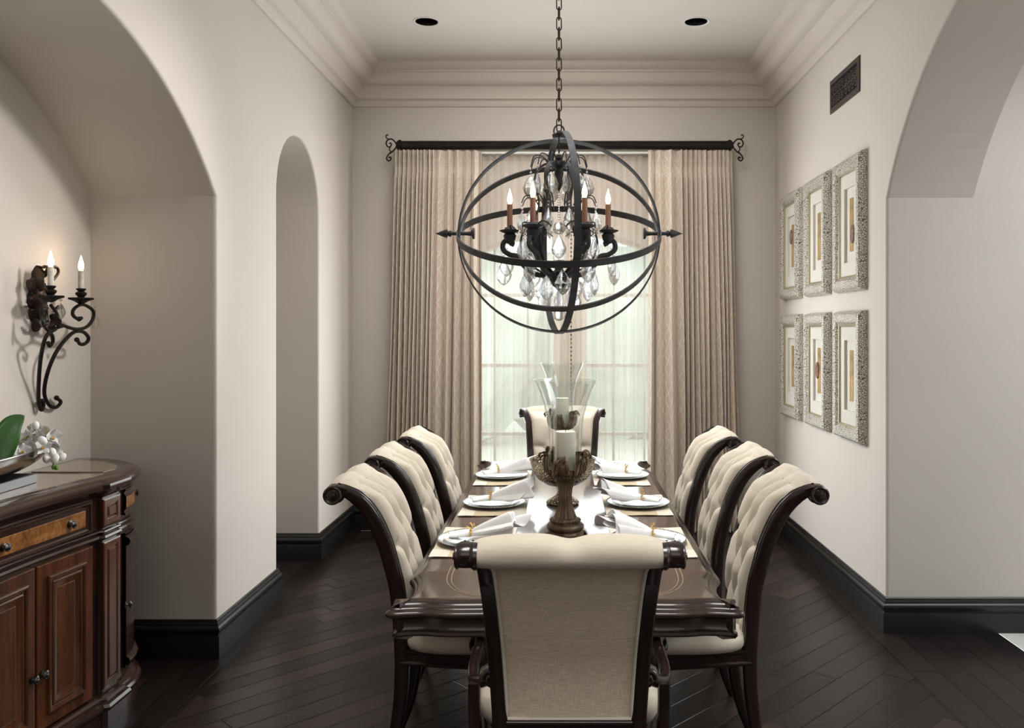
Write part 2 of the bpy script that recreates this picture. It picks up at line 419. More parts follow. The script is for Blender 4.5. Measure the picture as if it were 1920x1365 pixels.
for a, b in zip(xs, xs[1:]):
    q((a, BWY, wtop(a)), (b, BWY, wtop(b)), (b, BWY, CEIL), (a, BWY, CEIL)); q((a, BWY, wtop(a)), (b, BWY, wtop(b)), (b, BWY + T, wtop(b)), (a, BWY + T, wtop(a)))
    q((a, BWY + T, wtop(a)), (b, BWY + T, wtop(b)), (b, BWY + T, CEIL), (a, BWY + T, CEIL))
q((L0, BWY + T, 0), (WX0, BWY + T, 0), (WX0, BWY + T, CEIL), (L0, BWY + T, CEIL)); q((WX1, BWY + T, 0), (R0, BWY + T, 0), (R0, BWY + T, CEIL), (WX1, BWY + T, CEIL))
tag(g.obj('wall_back', MT['wall'], smooth=0), kind='structure')
g = G(); g.box((.05, BWY + .1, (SILL + 2.48) / 2), (.2, .17, 2.48 - SILL)); tag(g.obj('trim_1', MT['wall'], smooth=0), kind='structure')
# ceiling with two cut-outs for the recessed lights
DL = [(-.953, 5.88), (.927, 5.88), (-.953, 4.05), (.927, 4.05)]
bm = bmesh.new(); ed = []
def loop(pts):
    vs = [bm.verts.new(p) for p in pts]
    for i in range(len(vs)): ed.append(bm.edges.new((vs[i], vs[(i + 1) % len(vs)])))
loop([(NICHE - .3, YN, CEIL), (5.2, YN, CEIL), (5.2, BWY + .2, CEIL), (NICHE - .3, BWY + .2, CEIL)])
for x, y in DL: loop([(x + .078 * cos(2 * pi * i / 28), y + .078 * sin(2 * pi * i / 28), CEIL) for i in range(28)])
bmesh.ops.triangle_fill(bm, edges=ed, use_beauty=True)
me = bpy.data.meshes.new('ceiling'); bm.to_mesh(me); bm.free(); me.materials.append(MT['ceil'])
o = bpy.data.objects.new('ceiling', me); COL.objects.link(o); tag(o, kind='structure')
for i, (x, y) in enumerate(DL):
    if i < 2:
        r = empty('recessed_downlight', (x, y, CEIL)); tag(r, ['round recessed ceiling light on the left, dark inside', 'round recessed ceiling light on the right, with a thin pale rim'][i], 'ceiling light', 'recessed ceiling lights')
        g = G(); g.lathe([(.078, .0), (.084, -.004), (.094, -.005), (.098, 0)], n=32); g.obj('trim_ring', MT['ceil'] if i == 0 else MT['trimw'], r)
        g = G(); g.lathe([(.0779, .0), (.07, .05), (.06, .12), (.0, .121)], n=32); g.obj('baffle', MT['black'], r)
        g = G(); g.lathe([(.0, .085), (.02, .086), (.034, .096), (.034, .11), (0, .111)], n=20); g.obj('lamp', emit('warm_lamp', (1, .8, .5), 1.6), r)
# floors
plane('floor', [(-1.656, YN, 0), (1.669, YN, 0), (1.669, 6.922, 0), (-1.656, 6.922, 0)], MT['floor'])
g = G()
for x0, x1, y0, y1 in [(NICHE - .2, -1.658, YN, BWY), (1.671, 2.37, YN, BWY), (-1.658, 1.671, 6.924, BWY)]:
    g.cap([(x0, y0, 0), (x1, y0, 0), (x1, y1, 0), (x0, y1, 0)])
tag(g.obj('floor_border', MT['floor2'], smooth=0), kind='structure')
plane('floor_tile', [(2.371, YN, .001), (5.2, YN, .001), (5.2, 4.612, .001), (2.371, 4.612, .001)], MT['tile'])
plane('floor_seam', [(-1.67, YN, -.004), (1.68, YN, -.004), (1.68, 6.94, -.004), (-1.67, 6.94, -.004)], MT['black'])
# mouldings
CROWN = [(0, 3.503), (.019, 3.504), (.030, 3.515), (.040, 3.545), (.048, 3.550), (.066, 3.553), (.074, 3.556), (.080, 3.58), (.092, 3.605), (.108, 3.63), (.124, 3.644), (.155, 3.648), (.176, 3.654), (.194, 3.668), (.207, 3.688), (.215, 3.71), (.219, 3.728), (.230, 3.732), (.232, 3.748), (.246, 3.752), (.266, 3.760), (.281, 3.775), (.290, 3.79), (.293, 3.8)]
for n, path in [('trim_2', [(LWX, YN), (LWX, BWY)]), ('trim_3', [(LWX, BWY), (RWX, BWY)]), ('trim_4', [(RWX, BWY), (RWX, YN)])]:
    g = G(); g.profile(path, CROWN); tag(g.obj(n, MT['crown'], smooth=28), kind='structure')
BASE = [(0, .19), (.007, .19), (.010, .186), (.010, .180), (.014, .172), (.016, .166), (.016, .160), (.020, .157), (.025, .150), (.027, .142), (.026, .133), (.021, .124), (.018, .118), (.018, .112), (.025, .110), (.026, .106), (.026, 0)]
for n, path in [('baseboard_niche', [(NICHE, 1.56), (NICHE, 4.263)]), ('baseboard_left', [(NICHE, 4.263), (LWX, 4.263), (LWX, 5.167), (NICHE, 5.167)]),
                ('baseboard_left_far', [(NICHE, 6.058), (LWX, 6.058), (LWX, BWY)]), ('baseboard_back', [(LWX, BWY), (RWX, BWY)]),
                ('baseboard_right', [(RWX, BWY), (RWX, 4.612), (5.1, 4.612)])]:
    g = G(); g.profile(path, BASE); tag(g.obj(n, MT['base'], smooth=30), kind='structure')
# windows: arched pair either side of the post
for k, (xa, xb) in enumerate([(WX0, -.05), (.15, WX1)]):
    r = empty('window_%d' % (k + 1), ((xa + xb) / 2, BWY + .13, SILL)); r['kind'] = 'structure'; cx = (xa + xb) / 2
    top = [(x - cx, 0, wtop(x) - SILL - .02) for x in [lerp(xa + .02, xb - .02, i / 12) for i in range(13)]]
    ring = [(xa + .02 - cx, 0, .02)] + top + [(xb - .02 - cx, 0, .02)]
    g = G(); g.sweep(ring, .06, .05, rect=True, ref=(0, 1, 0), closed=True); g.obj('window_frame', MT['trimw'], r)
    g = G()
    for py in (554, 685, 813):
        z = EYE + (616 - py) * BWY / F * 1.02 - SILL; g.box((0, 0, z), (xb - xa - .06, .022, .03))
    for x in (lerp(xa, xb, .36) - cx, lerp(xa, xb, .70) - cx): g.box((x, 0, (wtop(x + cx) - SILL) / 2), (.018, .02, wtop(x + cx) - SILL - .06))
    g.obj('muntin', MT['muntin'], r)
    g = G(); g.cap([(p[0], .008, p[2]) for p in ring]); g.obj('pane', MT['pane'], r, smooth=0)
# outdoors
plane('ground_terrace', [(-9, BWY + .2, -.12), (9, BWY + .2, -.12), (9, 24, -.12), (-9, 24, -.12)], MT['terr'])
for i, (x, y, w, h) in enumerate([(-2.6, 13, 4.4, 3.3), (.6, 13.9, 3.6, 3.1), (3.6, 13, 4.2, 3.4)]):
    g = G(); rr = random.Random(i)
    rows = []
    for a in range(13):
        row = []
        for b in range(26):
            th = pi * a / 12; ph = 2 * pi * b / 26; k = 1 + rr.uniform(-.07, .07)
            row.append((w / 2 * k * (abs(cos(ph)) ** .6) * (1 if cos(ph) > 0 else -1) * sin(th) ** .5, .6 * k * sin(ph) * sin(th) ** .5, h / 2 - h / 2 * cos(th) * k))
        rows.append(row)
    g.grid(rows, cu=True); o = g.obj('hedge', MT['hedge'], smooth=60); o.location = (x, y, -.15)
    tag(o, ['pale green hedge outside the window on the left', 'pale hedge outside behind the window post', 'green hedge outside the window on the right'][i], 'hedge', 'hedges beyond the window')

# ------------------------------------------------------------------ curtains
def cloth(name, mat, x_fn, y0, ztop, zbot, folds, seed, amp, nv=46, flat=None, pinch=True):
    """pleated hanging: x_fn(u, v) -> x, folds = number of waves, u 0..1, v 0 top..1 bottom"""
    rr = random.Random(seed)
    ws = [rr.uniform(.65, 1.45) for _ in range(folds)]
    if flat: ws = [w * flat(i / folds) for i, w in enumerate(ws)]
    tot = sum(ws); ed = [0]
    for w in ws: ed.append(ed[-1] + w / tot)
    am = [rr.uniform(.65, 1.2) for _ in range(folds)]; ph = [rr.uniform(-.25, .25) for _ in range(folds)]
    per = 12; U = []
    for i in range(folds):
        for k in range(per): U.append((lerp(ed[i], ed[i + 1], k / per), i, k / per))
    U.append((1, folds - 1, 1.0))
    V = [0, .012, .03, .045, .052, .058, .07, .10] + [lerp(.13, 1, i / nv) for i in range(nv + 1)]
    verts = []; uvs = []
    for v in V:
        arc_u = 0; prev = None
        for u, i, f in U:
            z = lerp(ztop, zbot, v); a = amp * am[i]
            if pinch:
                pk = exp(-((v - .055) / .012) ** 2); a = a * (.75 if v < .055 else min(1, .7 + v * 1.6)) * (1 - .45 * pk)
            s = sin(2 * pi * f + ph[i] * sin(3 * v + i)); 
            y = y0 - a * s - .006 * sin(9 * v + 5 * u)
            xx = x_fn(u, v) + .007 * sin(2 * pi * f * 2) + (.010 * sin(4.5 * v + i * 1.7) * v)
            p = Vector((xx, y, z))
            if prev is not None: arc_u += (p - prev).length
            prev = p; verts.append(p); uvs.append((arc_u, z))
    n = len(U); fs = [(r * n + c, r * n + c + 1, (r + 1) * n + c + 1, (r + 1) * n + c) for r in range(len(V) - 1) for c in range(n - 1)]
    me = bpy.data.meshes.new(name); me.from_pydata([tuple(p) for p in verts], [], fs); me.materials.append(mat)
    ul = me.uv_layers.new(name='UVMap')
    for lp in me.loops: ul.data[lp.index].uv = uvs[lp.vertex_index]
    for p in me.polygons: p.use_smooth = True
    o = bpy.data.objects.new(name, me); COL.objects.link(o); return o
# drape edges measured at rod height and at the floor
LDR = cloth('drape', MT['drape'], lambda u, v: lerp(lerp(-1.362, -1.425, min(1, v * 1.3)), -.662 - .008 * v, u), 6.845, 3.105, .012, 15, 3, .06, flat=lambda t: 1 if t < .62 else 1.75)
tag(LDR, 'patterned champagne silk drape hanging at the left of the window', 'curtain', 'patterned silk drapes')
RDR = cloth('drape', MT['drape'], lambda u, v: lerp(.690, lerp(1.372, 1.43, min(1, v * 1.3)), u), 6.845, 3.105, .012, 14, 11, .06, flat=lambda t: 1 if t > .2 else 1.9)
tag(RDR, 'patterned champagne silk drape hanging at the right of the window', 'curtain', 'patterned silk drapes')
SHL = cloth('sheer_curtain', MT['sheer'], lambda u, v: lerp(-.80, .03 + .012 * sin(5 * v), u), 6.945, 3.09, .015, 14, 21, .034, nv=30)
tag(SHL, 'sheer voile curtain over the left half of the window', 'curtain', 'sheer window curtains')
SHR = cloth('sheer_curtain', MT['sheer'], lambda u, v: lerp(.045, .82, u), 6.945, 3.09, .015, 13, 22, .034, nv=30)
tag(SHR, 'sheer voile curtain over the right half of the window', 'curtain', 'sheer window curtains')
# rod
ROD = empty('curtain_rod', (.012, 6.86, EYE + (616 - 272.5) * 6.86 / F)); tag(ROD, 'dark bronze curtain rod with scrolled iron finials above the window', 'curtain rod')
RX = 1.337
Mx = Matrix.Rotation(pi / 2, 3, 'Y')
g = G(); g.lathe([(.0, -RX), (.036, -RX), (.036, RX), (.0, RX)], M=Mx, n=24); g.obj('pole', MT['bronze'], ROD)
for s in (-1, 1):
    g = G(); g.lathe([(.012, RX + .035), (.03, RX + .03), (.045, RX + .012), (.045, RX - .004), (.036, RX - .012)], M=Matrix.Rotation(s * pi / 2, 3, 'Y'), n=24); g.obj('end_cap', MT['bronze'], ROD)
    g = G(); X = lambda dx, dz: (s * (RX + .03 + dx), 0, dz)
    a = [X(0, .0), X(.012, .025), X(.04, .05), X(.072, .045), X(.086, .018), X(.076, -.008), X(.056, -.012), X(.044, .004), X(.05, .018), X(.062, .014)]
    b = [X(0, 0), X(.012, -.025), X(.035, -.05), X(.06, -.068), X(.078, -.09), X(.082, -.112), X(.066, -.126), X(.05, -.116), X(.048, -.1), X(.06, -.096), X(.066, -.106)]
    c = [X(.066, .05), X(.085, .062), X(.088, .078), X(.078, .086), X(.07, .078)]
    d = [X(.054, -.012), X(.06, -.035), X(.05, -.05), X(.062, -.068)]
    for P, w in ((a, .012), (b, .012), (c, .009), (d, .009)): g.sweep(catmull(P, 5), w, n=6)
    g.obj('finial', MT['bronze'], ROD)
g = G(); g.box((0, .055, -.052), (2.6, .05, .018)); g.obj('track', MT['white'], ROD)
for x in (-1.2, 1.2):
    g = G(); g.box((x, .09, -.0), (.03, .13, .03)); g.obj('bracket', MT['bronze'], ROD)
# beaded cord
g = G()
for i in range(60): g.ball((0, 0, -i * .034), .008, 6, 4)
g.sweep([(0, 0, 0), (0, 0, -2.0)], .003, n=5)
o = g.obj('beaded_cord', MT['antique'], smooth=50); o.location = (.065, 6.905, 3.07); tag(o, 'thin beaded cord hanging in the middle of the sheer curtains', 'cord')

# ------------------------------------------------------------------ lights
def area(name, loc, rot, sx, sy, power, col=(1, 1, 1), spread=pi):
    l = bpy.data.lights.new(name, 'AREA'); l.shape = 'RECTANGLE'; l.size = sx; l.size_y = sy; l.energy = power; l.color = col; l.spread = spread
    o = bpy.data.objects.new(name, l); COL.objects.link(o); o.location = loc; o.rotation_euler = rot; return o
def point(name, loc, power, col, r=.03):
    l = bpy.data.lights.new(name, 'POINT'); l.energy = power; l.color = col; l.shadow_soft_size = r
    o = bpy.data.objects.new(name, l); COL.objects.link(o); o.location = loc; return o
w = bpy.data.worlds.new('sky'); SC.world = w; w.use_nodes = True
w.node_tree.nodes['Background'].inputs[0].default_value = (.84, .95, .97, 1); w.node_tree.nodes['Background'].inputs[1].default_value = 2.0
SC.view_settings.view_transform = 'Standard'; SC.view_settings.look = 'None'; SC.view_settings.exposure = 0
SC.cycles.use_denoising = True; SC.cycles.max_bounces = 10; SC.cycles.transparent_max_bounces = 24; SC.cycles.transmission_bounces = 8
SC.cycles.caustics_reflective = False; SC.cycles.caustics_refractive = False; SC.cycles.sample_clamp_indirect = 4
# ------------------------------------------------------------------ dining table
TY0, TY1, TX = 2.71, 5.70, .006
def table_outline():
    """outer lip: straight sides, scooped towards flared corners, gently serpentine ends"""
    q = [(.0, 0.012), (.12, 0.010), (.24, .004), (.36, .000), (.42, .004), (.455, .012), (.50, .010), (.548, .002), (.575, .006), (.583, .022), (.574, .045), (.556, .08), (.538, .13), (.530, .19), (.533, .25), (.543, .30), (.556, .335), (.566, .36), (.568, .40), (.566, .46)]
    q = [tuple(p[:2]) for p in catmull([(a, b, 0) for a, b in q], 4)]
    A = [(x, TY0 + d) for x, d in q]                       # front right, centre -> side
    B = [(x, TY1 - d) for x, d in reversed(q)]             # back right, side -> centre
    C = [(-x, TY1 - d) for x, d in q[1:]]
    D = [(-x, TY0 + d) for x, d in reversed(q[1:])]
    return A + B + C + D
OUT = table_outline()
T = empty('dining_table', (TX, 4.2, 0)); tag(T, 'long dark wooden dining table with flared moulded corners, set for six', 'table')
def rel(P): return [(x, y - 4.2) for x, y in P]
OUT = rel(OUT)
def loft(path, prof, capt=True, capb=True, side=-1):
    g = G(); rows = [offset_path(path, o * side, True, z) for o, z in prof]
    g.grid(rows, cu=True)
    if capb: g.cap(rows[0], True)
    if capt: g.cap(rows[-1])
    return g
# outline runs counter-clockwise, so positive offset*-1 goes inwards for prof 'inset'
TOPP = [(-.050, .735), (-.012, .722), (-.002, .728), (0, .735), (-.003, .742), (-.010, .746), (-.014, .7475), (-.016, .752), (-.024, .757), (-.030, .7585), (-.033, .763), (-.040, .768), (-.046, .7695), (-.050, .772)]
g = loft(OUT, TOPP, False, True, 1); g.obj('edge_moulding', MT['tedge'], T, smooth=40)
g = loft(OUT, [(-.049, .755), (-.0495, .7715), (-.052, .7722)], True, True, 1); g.obj('tabletop', MT['table'], T, smooth=30)
g = loft(OUT, [(-.08, .66), (-.030, .656), (-.026, .662), (-.028, .670), (-.036, .674), (-.040, .68), (-.040, .724), (-.06, .73)], False, False, 1); g.obj('apron', MT['tedge'], T, smooth=40)
for s in (-1, 1):
    for e in (-1, 1):      # thin inlay lines sweeping round each corner
        P = [(s * .30, e * 1.405), (s * .36, e * 1.36), (s * .40, e * 1.29), (s * .42, e * 1.2), (s * .425, e * 1.05)]
        for d in (0, .016):
            g = G(); g.sweep([(p.x - s * d, p.y, .7725) for p in catmull([(a, b, 0) for a, b in P], 6)], .0022, .0012, rect=True, ref=(1, 0, 0)); g.obj('inlay_line', MT['giltline'], T)
for y in (-.62, .66):
    r = G(); c = (.02, y, 0)
    r.lathe([(.06, .10), (.10, .11), (.105, .15), (.07, .2), (.055, .26), (.085, .36), (.10, .45), (.075, .54), (.06, .58), (.11, .62), (.12, .67)], c, 20)
    p = r.obj('pedestal', MT['tedge'], T)
    for k in range(4):
        a = pi / 4 + k * pi / 2
        g = G(); g.sweep(catmull([(.02 + .06 * cos(a) , y + .06 * sin(a), .2), (.02 + .13 * cos(a), y + .13 * sin(a), .16), (.02 + .16 * cos(a), y + .16 * sin(a), .05), (.02 + .19 * cos(a), y + .19 * sin(a), .03)], 5), [.07] * 15 + [.05], .06, rect=True, ref=(-sin(a), cos(a), 0)); g.obj('foot', MT['tedge'], p)
g = G(); g.box((.02, 0, .665), (.5, 2.3, .03)); g.obj('stretcher_board', MT['tedge'], T)

# ------------------------------------------------------------------ chairs (local: faces +Y, origin on the floor under the back)
SPINE = [(0.0, .40), (-.006, .55), (-.018, .69), (-.036, .775), (-.062, .87), (-.101, .96), (-.148, 1.027), (-.195, 1.063), (-.232, 1.080)]
RC, ZC = -.238, 1.055                                        # centre of the rolled crest
LAT = [(.40, .200), (.55, .205), (.75, .217), (.90, .228), (1.0, .236), (1.05, .254), (1.085, .278), (1.12, .282)]
def make_chair(name, label, cat, arms):
    k = 1.0 if arms else .84
    R = empty(name); tag(R, label, cat)
    lat = lambda z: interp(LAT, z) * k
    sp = catmull([(0, s, z) for s, z in SPINE], 6)
    leg = catmull([(0, -.082, 0), (0, -.05, .08), (0, -.022, .18), (0, -.006, .30), (0, .0, .42)], 5)
    # stiles with their rolled ends
    for s in (-1, 1):
        pts = [Vector((s * lat(p.z), p.y, p.z)) for p in sp]
        m = len(pts); th = [interp([(0, .050), (.6, .052), (.78, .046), (.9, .034), (1, .024)], i / (m - 1)) for i in range(m)]
        sc = []
        for i in range(1, 27):
            t = i / 26; a = pi / 2 + t * 2.35 * pi; r = lerp(.0255, .006, t)
            sc.append((Vector((s * .282 * k, RC + r * cos(a) * 1.0, ZC + r * sin(a))), lerp(.022, .010, t)))
        P = pts + [c for c, _ in sc]; TH = th + [h for _, h in sc]
        W = [.043] * m + [.043] * len(sc)
        g = G(); g.sweep(P, W, TH, rect=True, ref=(1, 0, 0)); st = g.obj('stile', MT['frame'], R, smooth=50)
        # reeding on the front face of the stile
        g = G()
        for d in (-.011, .011):
            L = []
            for i in range(5, m - 2):
                tt = (pts[i + 1] - pts[i - 1]).normalized(); nn = Vector((0, tt.z, -tt.y)); L.append(pts[i] + nn * (th[i] / 2 + .001) + Vector((d, 0, 0)))
            g.sweep(L, .009, .006, n=6)
        g.obj('reeding', MT['frame'], st)
        Mx = Matrix.Rotation(pi / 2, 3, 'Y') if s > 0 else Matrix.Rotation(-pi / 2, 3, 'Y')
        g = G(); x0 = .255 * k
        e = .305 * k if arms else .282 * k + .0235
        g.lathe([(.0, x0 - .01), (.036, x0 - .01), (.037, x0), (.034, x0 + .004), (.031, x0 + .008), (.031, e - .012), (.034, e - .008), (.0345, e - .004), (.030, e), (.022, e - .002), (.02, e + .001), (.011, e + .002), (.009, e + .006), (0, e + .007)], (0, RC, ZC), 22, Mx)
        g.obj('scroll_cap', MT['frame'], R, smooth=40)
        g = G(); lp = [Vector((s * .200 * k, p.y, p.z)) for p in leg]
        g.sweep(lp, [lerp(.034, .044, i / (len(lp) - 1)) for i in range(len(lp))], [lerp(.036, .052, i / (len(lp) - 1)) for i in range(len(lp))], rect=True, ref=(1, 0, 0)); g.obj('leg', MT['frame'], R, smooth=50)
    # front upholstery, deep buttoned, carried over the roll
    front = []
    hwr = .257 * k
    for i, p in enumerate(sp):
        if p.z < .49: continue
        a, b = sp[max(i - 1, 0)], sp[min(i + 1, len(sp) - 1)]; t = (b - a).normalized()
        front.append((p, Vector((0, t.z, -t.y)), min(lat(p.z) - .019, hwr)))
    sec = [(f[0] + f[1] * interp([(0, .010), (.85, .014), (1, .016)], i / (len(front) - 1)), f[1], f[2]) for i, f in enumerate(front)]
    for i in range(1, 17):
        a = pi / 2 - .12 + i / 16 * radians(205); n = Vector((0, cos(a), sin(a)))
        sec.append((Vector((0, RC, ZC)) + n * .030, n, hwr))
    dl = [0]
    for i in range(1, len(sec)): dl.append(dl[-1] + (sec[i][0] - sec[i - 1][0]).length)
    # resample
    NV, NU = 92, 44; D = dl[-1]; crest = dl[len(front) - 1]
    def at(d):
        for i in range(1, len(dl)):
            if d <= dl[i] + 1e-9:
                t = (d - dl[i - 1]) / max(1e-9, dl[i] - dl[i - 1]); return sec[i - 1][0].lerp(sec[i][0], t), sec[i - 1][1].lerp(sec[i][1], t).normalized(), lerp(sec[i - 1][2], sec[i][2], t)
        return sec[-1]
    rows_d = [crest * (.115 + .20 * j) for j in range(5)]
    cs = .125 * k
    btn = []
    for j, d in enumerate(rows_d):
        for x in ((-cs, 0, cs) if j % 2 == 0 else (-cs / 2, cs / 2)): btn.append((x, d, j))
    seg = []
    for (x, d, j) in btn:
        for (x2, d2, j2) in btn:
            if j2 == j + 1 and abs(x2 - x) < cs * .6: seg.append((x, d, x2, d2))
        if j % 2 == 0 and abs(x) > cs * .9: seg.append((x, d, x + (.2 if x > 0 else -.2), d + .005))
        if j == 4: seg.append((x, d, x * 1.15, crest + .04))
        if j == 0: seg.append((x, d, x, -.05))
    def sd(px, py, s):
        ax, ay, bx, by = s; vx, vy = bx - ax, by - ay; t = max(0, min(1, ((px - ax) * vx + (py - ay) * vy) / (vx * vx + vy * vy)))
        return hypot(px - ax - vx * t, py - ay - vy * t)
    rows = []
    for jv in range(NV + 1):
        d = D * jv / NV; P, n, hw = at(d); row = []
        fade = max(0, min(1, (crest - .03 - d) / .11))
        for iu in range(NU + 1):
            u = -1 + 2 * iu / NU; x = u * hw
            mc = min(sd(x, d, s) for s in seg); mb = min(hypot(x - b[0], d - b[1]) for b in btn)
            puff = .036 * (1 - exp(-(mc / .027) ** 1.1)) - .012 * exp(-(mb / .016) ** 2)
            edge = max(0.0, 1 - abs(u) ** 7) ** .5 * min(1, max(0, d / .02)) ** .5
            roll = .003 + .015 * (1 - exp(-(u / .17) ** 2)) * max(0, n.z) if d > crest - .1 else 0
            rf = max(0, min(1, (d - crest + .1) / .1))
            h = (.010 + puff) * fade * edge + rf * (roll + .002 * (1 - fade)) * (1 - abs(u) ** 5)
            row.append(Vector((x, P.y, P.z)) + n * h)
        rows.append(row)
    g = G(); g.grid(rows); br = g.obj('backrest', MT['linen'], R, smooth=180)
    g = G()
    for (x, d, j) in btn:
        P, n, hw = at(d); c = Vector((x, P.y, P.z)) + n * .004
        g.ball(c, .0075, 8, 5)
    g.obj('button', MT['linen'], br, smooth=60)['kind'] = 'stuff'
    # outside back with piping and bottom rail
    rows = []; ps = []
    for i, p in enumerate(sp):
        if p.z < .505 or p.z > 1.045: continue
        a, b = sp[max(i - 1, 0)], sp[min(i + 1, len(sp) - 1)]; t = (b - a).normalized(); n = Vector((0, -t.z, t.y))
        hw = lat(p.z) - .0205; c = p + n * .014
        rows.append([Vector((x * hw, c.y, c.z)) + n * (.010 * (1 - abs(x) ** 6)) for x in [-1 + j / 8 for j in range(17)]]); ps.append((c + n * .008, hw))
    g = G(); g.grid(rows); g.obj('back_panel', MT['linen2'], R, smooth=60)
    g = G(); e = [Vector((-hw + .004, c.y, c.z)) for c, hw in reversed(ps)] + [Vector((hw - .004, c.y, c.z)) for c, hw in ps]; g.sweep(e, .010, n=6); g.obj('piping', MT['pipe'], R)
    g = G(); hw = lat(.5) - .02; g.box((0, -.004, .488), (hw * 2, .034, .05)); g.sweep([(-hw, -.024, .512), (hw, -.024, .512)], .012, n=8); g.sweep([(-hw, -.022, .468), (hw, -.022, .468)], .008, n=8); g.obj('bottom_rail', MT['frame'], R, smooth=50)
    # seat
    r0, r1 = (.222, .295) if arms else (.190, .245); dep = .47
    rail = [(-r0, -.002), (r0, -.002), (r1, dep * .8), (r1 - .01, dep - .03), (r1 - .05, dep), (-r1 + .05, dep), (-r1 + .01, dep - .03), (-r1, dep * .8)]
    g = loft(rail, [(-.05, .412), (-.004, .412), (.003, .417), (.003, .424), (-.004, .430), (-.004, .455), (.001, .460), (.001, .468), (-.01, .472)], True, True, 1); g.obj('seat_rail', MT['frame'], R, smooth=30)
    cr = [tuple(p[:2]) for p in catmull([(x * .985, max(y, .034), 0) for x, y in rail], 6, True)]
    g = loft(cr, [(-.02, .468), (-.002, .472), (.008, .488), (.010, .503), (.004, .518), (-.014, .530), (-.05, .541), (-.11, .548), (-.16, .55)], True, True, 1); g.obj('seat', MT['linen'], R, smooth=70)
    for s in (-1, 1):
        g = G(); P = catmull([(s * (r1 - .035), dep - .04, .425), (s * (r1 - .03), dep - .03, .36), (s * (r1 - .04), dep - .045, .2), (s * (r1 - .045), dep - .05, .08), (s * (r1 - .03), dep - .025, 0)], 5)
        m = len(P); g.sweep(P, [interp([(0, .062), (.3, .056), (.8, .036), (1, .042)], i / (m - 1)) for i in range(m)], rect=True, ref=(1, 0, 0)); g.obj('leg', MT['frame'], R, smooth=50)
    if arms:
        for s in (-1, 1):
            A = G(Matrix.Translation((0, 0, -.012)))
            A.sweep(catmull([(s * .212, .02, .655), (s * .235, .04, .632), (s * .268, .055, .612), (s * .292, .09, .606), (s * .298, .16, .618), (s * .292, .26, .634), (s * .296, .33, .637), (s * .308, .352, .628), (s * .315, .345, .612), (s * .308, .335, .608)], 5), .040, .034, rect=False, n=10)
            A.sweep(spiral((s * .232, .022, .632), .026, .006, 0, 2.6 * pi, 22, (s, 0, 0), (0, .2, 1)), .020, n=8)
            a = A.obj('arm', MT['frame'], R, smooth=60)
            g = G(); P = [(s * .283, .045, .60), (s * .283, .04, .55), (s * .281, .035, .50), (s * .279, .032, .462), (s * .277, .032, .45)]
            g.sweep(P, [.036, .036, .036, .036, .02], .036, rect=True, ref=(1, 0, 0)); g.obj('arm_post', MT['frame'], a, smooth=45)
            g = G(); g.sweep(catmull([(s * .286, .365, .47), (s * .292, .385, .52), (s * .294, .35, .58), (s * .296, .33, .62)], 5), .034, rect=True, ref=(1, 0, 0)); g.obj('arm_post', MT['frame'], a, smooth=45)
    return R
AR = make_chair('armchair', 'upholstered dining armchair in the foreground, linen back with rolled crest towards the viewer', 'chair', True)
AR['group'] = 'dining armchairs at the table ends'
AR.location = (.018, 2.478, 0)
c = copy_tree(AR); c.location = (-.006, 5.79, 0); c.rotation_euler.z = pi
c['label'] = 'upholstered dining armchair at the far end of the table in front of the window'
SD = make_chair('dining_chair', '', 'chair', False)
SD['group'] = 'tufted side chairs along the table'
spots = [(-.598, 3.305, -pi / 2, 'tufted side chair on the left side, nearest the viewer'), (-.612, 3.99, -pi / 2, 'tufted side chair on the left side, middle of the three'), (-.602, 4.655, -pi / 2, 'tufted side chair on the left side, farthest and closest to the drape'),
         (.692, 3.305, pi / 2, 'tufted side chair on the right side, nearest the viewer'), (.688, 3.985, pi / 2, 'tufted side chair on the right side, middle of the three'), (.662, 4.655, pi / 2, 'tufted side chair on the right side, farthest and closest to the drape')]
for i, (x, y, rz, lab) in enumerate(spots):
    o = SD if i == 0 else copy_tree(SD)
    o.location = (x, y, 0); o.rotation_euler.z = rz; o['label'] = lab
# ------------------------------------------------------------------ chandelier
CH = empty('chandelier', (-.021, 4.2, EYE + .473))
tag(CH, 'black iron orb chandelier with candle lights and crystal drops over the table', 'chandelier')
R0_ = .505
def ringband(R, tilt, yaw=0.0, vertical=False, w=.032, t=.007, n=96):
    """flat hoop: turned about the x axis (tilt from horizontal, front edge down) or standing upright along the view"""
    g = G(); rows = []
    for i in range(n):
        a = 2 * pi * i / n
        d = Vector((0, cos(a), sin(a))) if vertical else Vector((cos(a), sin(a), 0)); ax = Vector((1, 0, 0)) if vertical else Vector((0, 0, 1))
        M = Matrix.Rotation(yaw, 3, 'Z') @ Matrix.Rotation(tilt, 3, 'X')
        d, ax = M @ d, M @ ax
        rows.append([d * (R - t / 2) - ax * w / 2, d * (R - t / 2) + ax * w / 2, d * (R + t / 2) + ax * w / 2, d * (R + t / 2) - ax * w / 2])
    g.grid(rows, cu=True, cv=True); return g
for tl, R in ((22, R0_), (51, R0_ - .012), (77, R0_ - .004)): ringband(R, radians(tl)).obj('hoop', MT['iron'], CH, smooth=30)
ringband(R0_ - .008, 0, radians(10), True).obj('hoop', MT['iron'], CH, smooth=30)
Mx = Matrix.Rotation(pi / 2, 3, 'Y')
for s in (-1, 1):
    g = G(); M = Matrix.Rotation(s * pi / 2, 3, 'Y')
    g.lathe([(.0, R0_ - .085), (.028, R0_ - .085), (.028, R0_ - .075), (.012, R0_ - .068), (.009, R0_ - .04), (.009, R0_ + .028), (.016, R0_ + .034), (.016, R0_ + .042), (.010, R0_ + .046), (.022, R0_ + .052), (.020, R0_ + .062), (.0, R0_ + .112)], n=14, M=M); g.obj('arrow_finial', MT['iron'], CH)
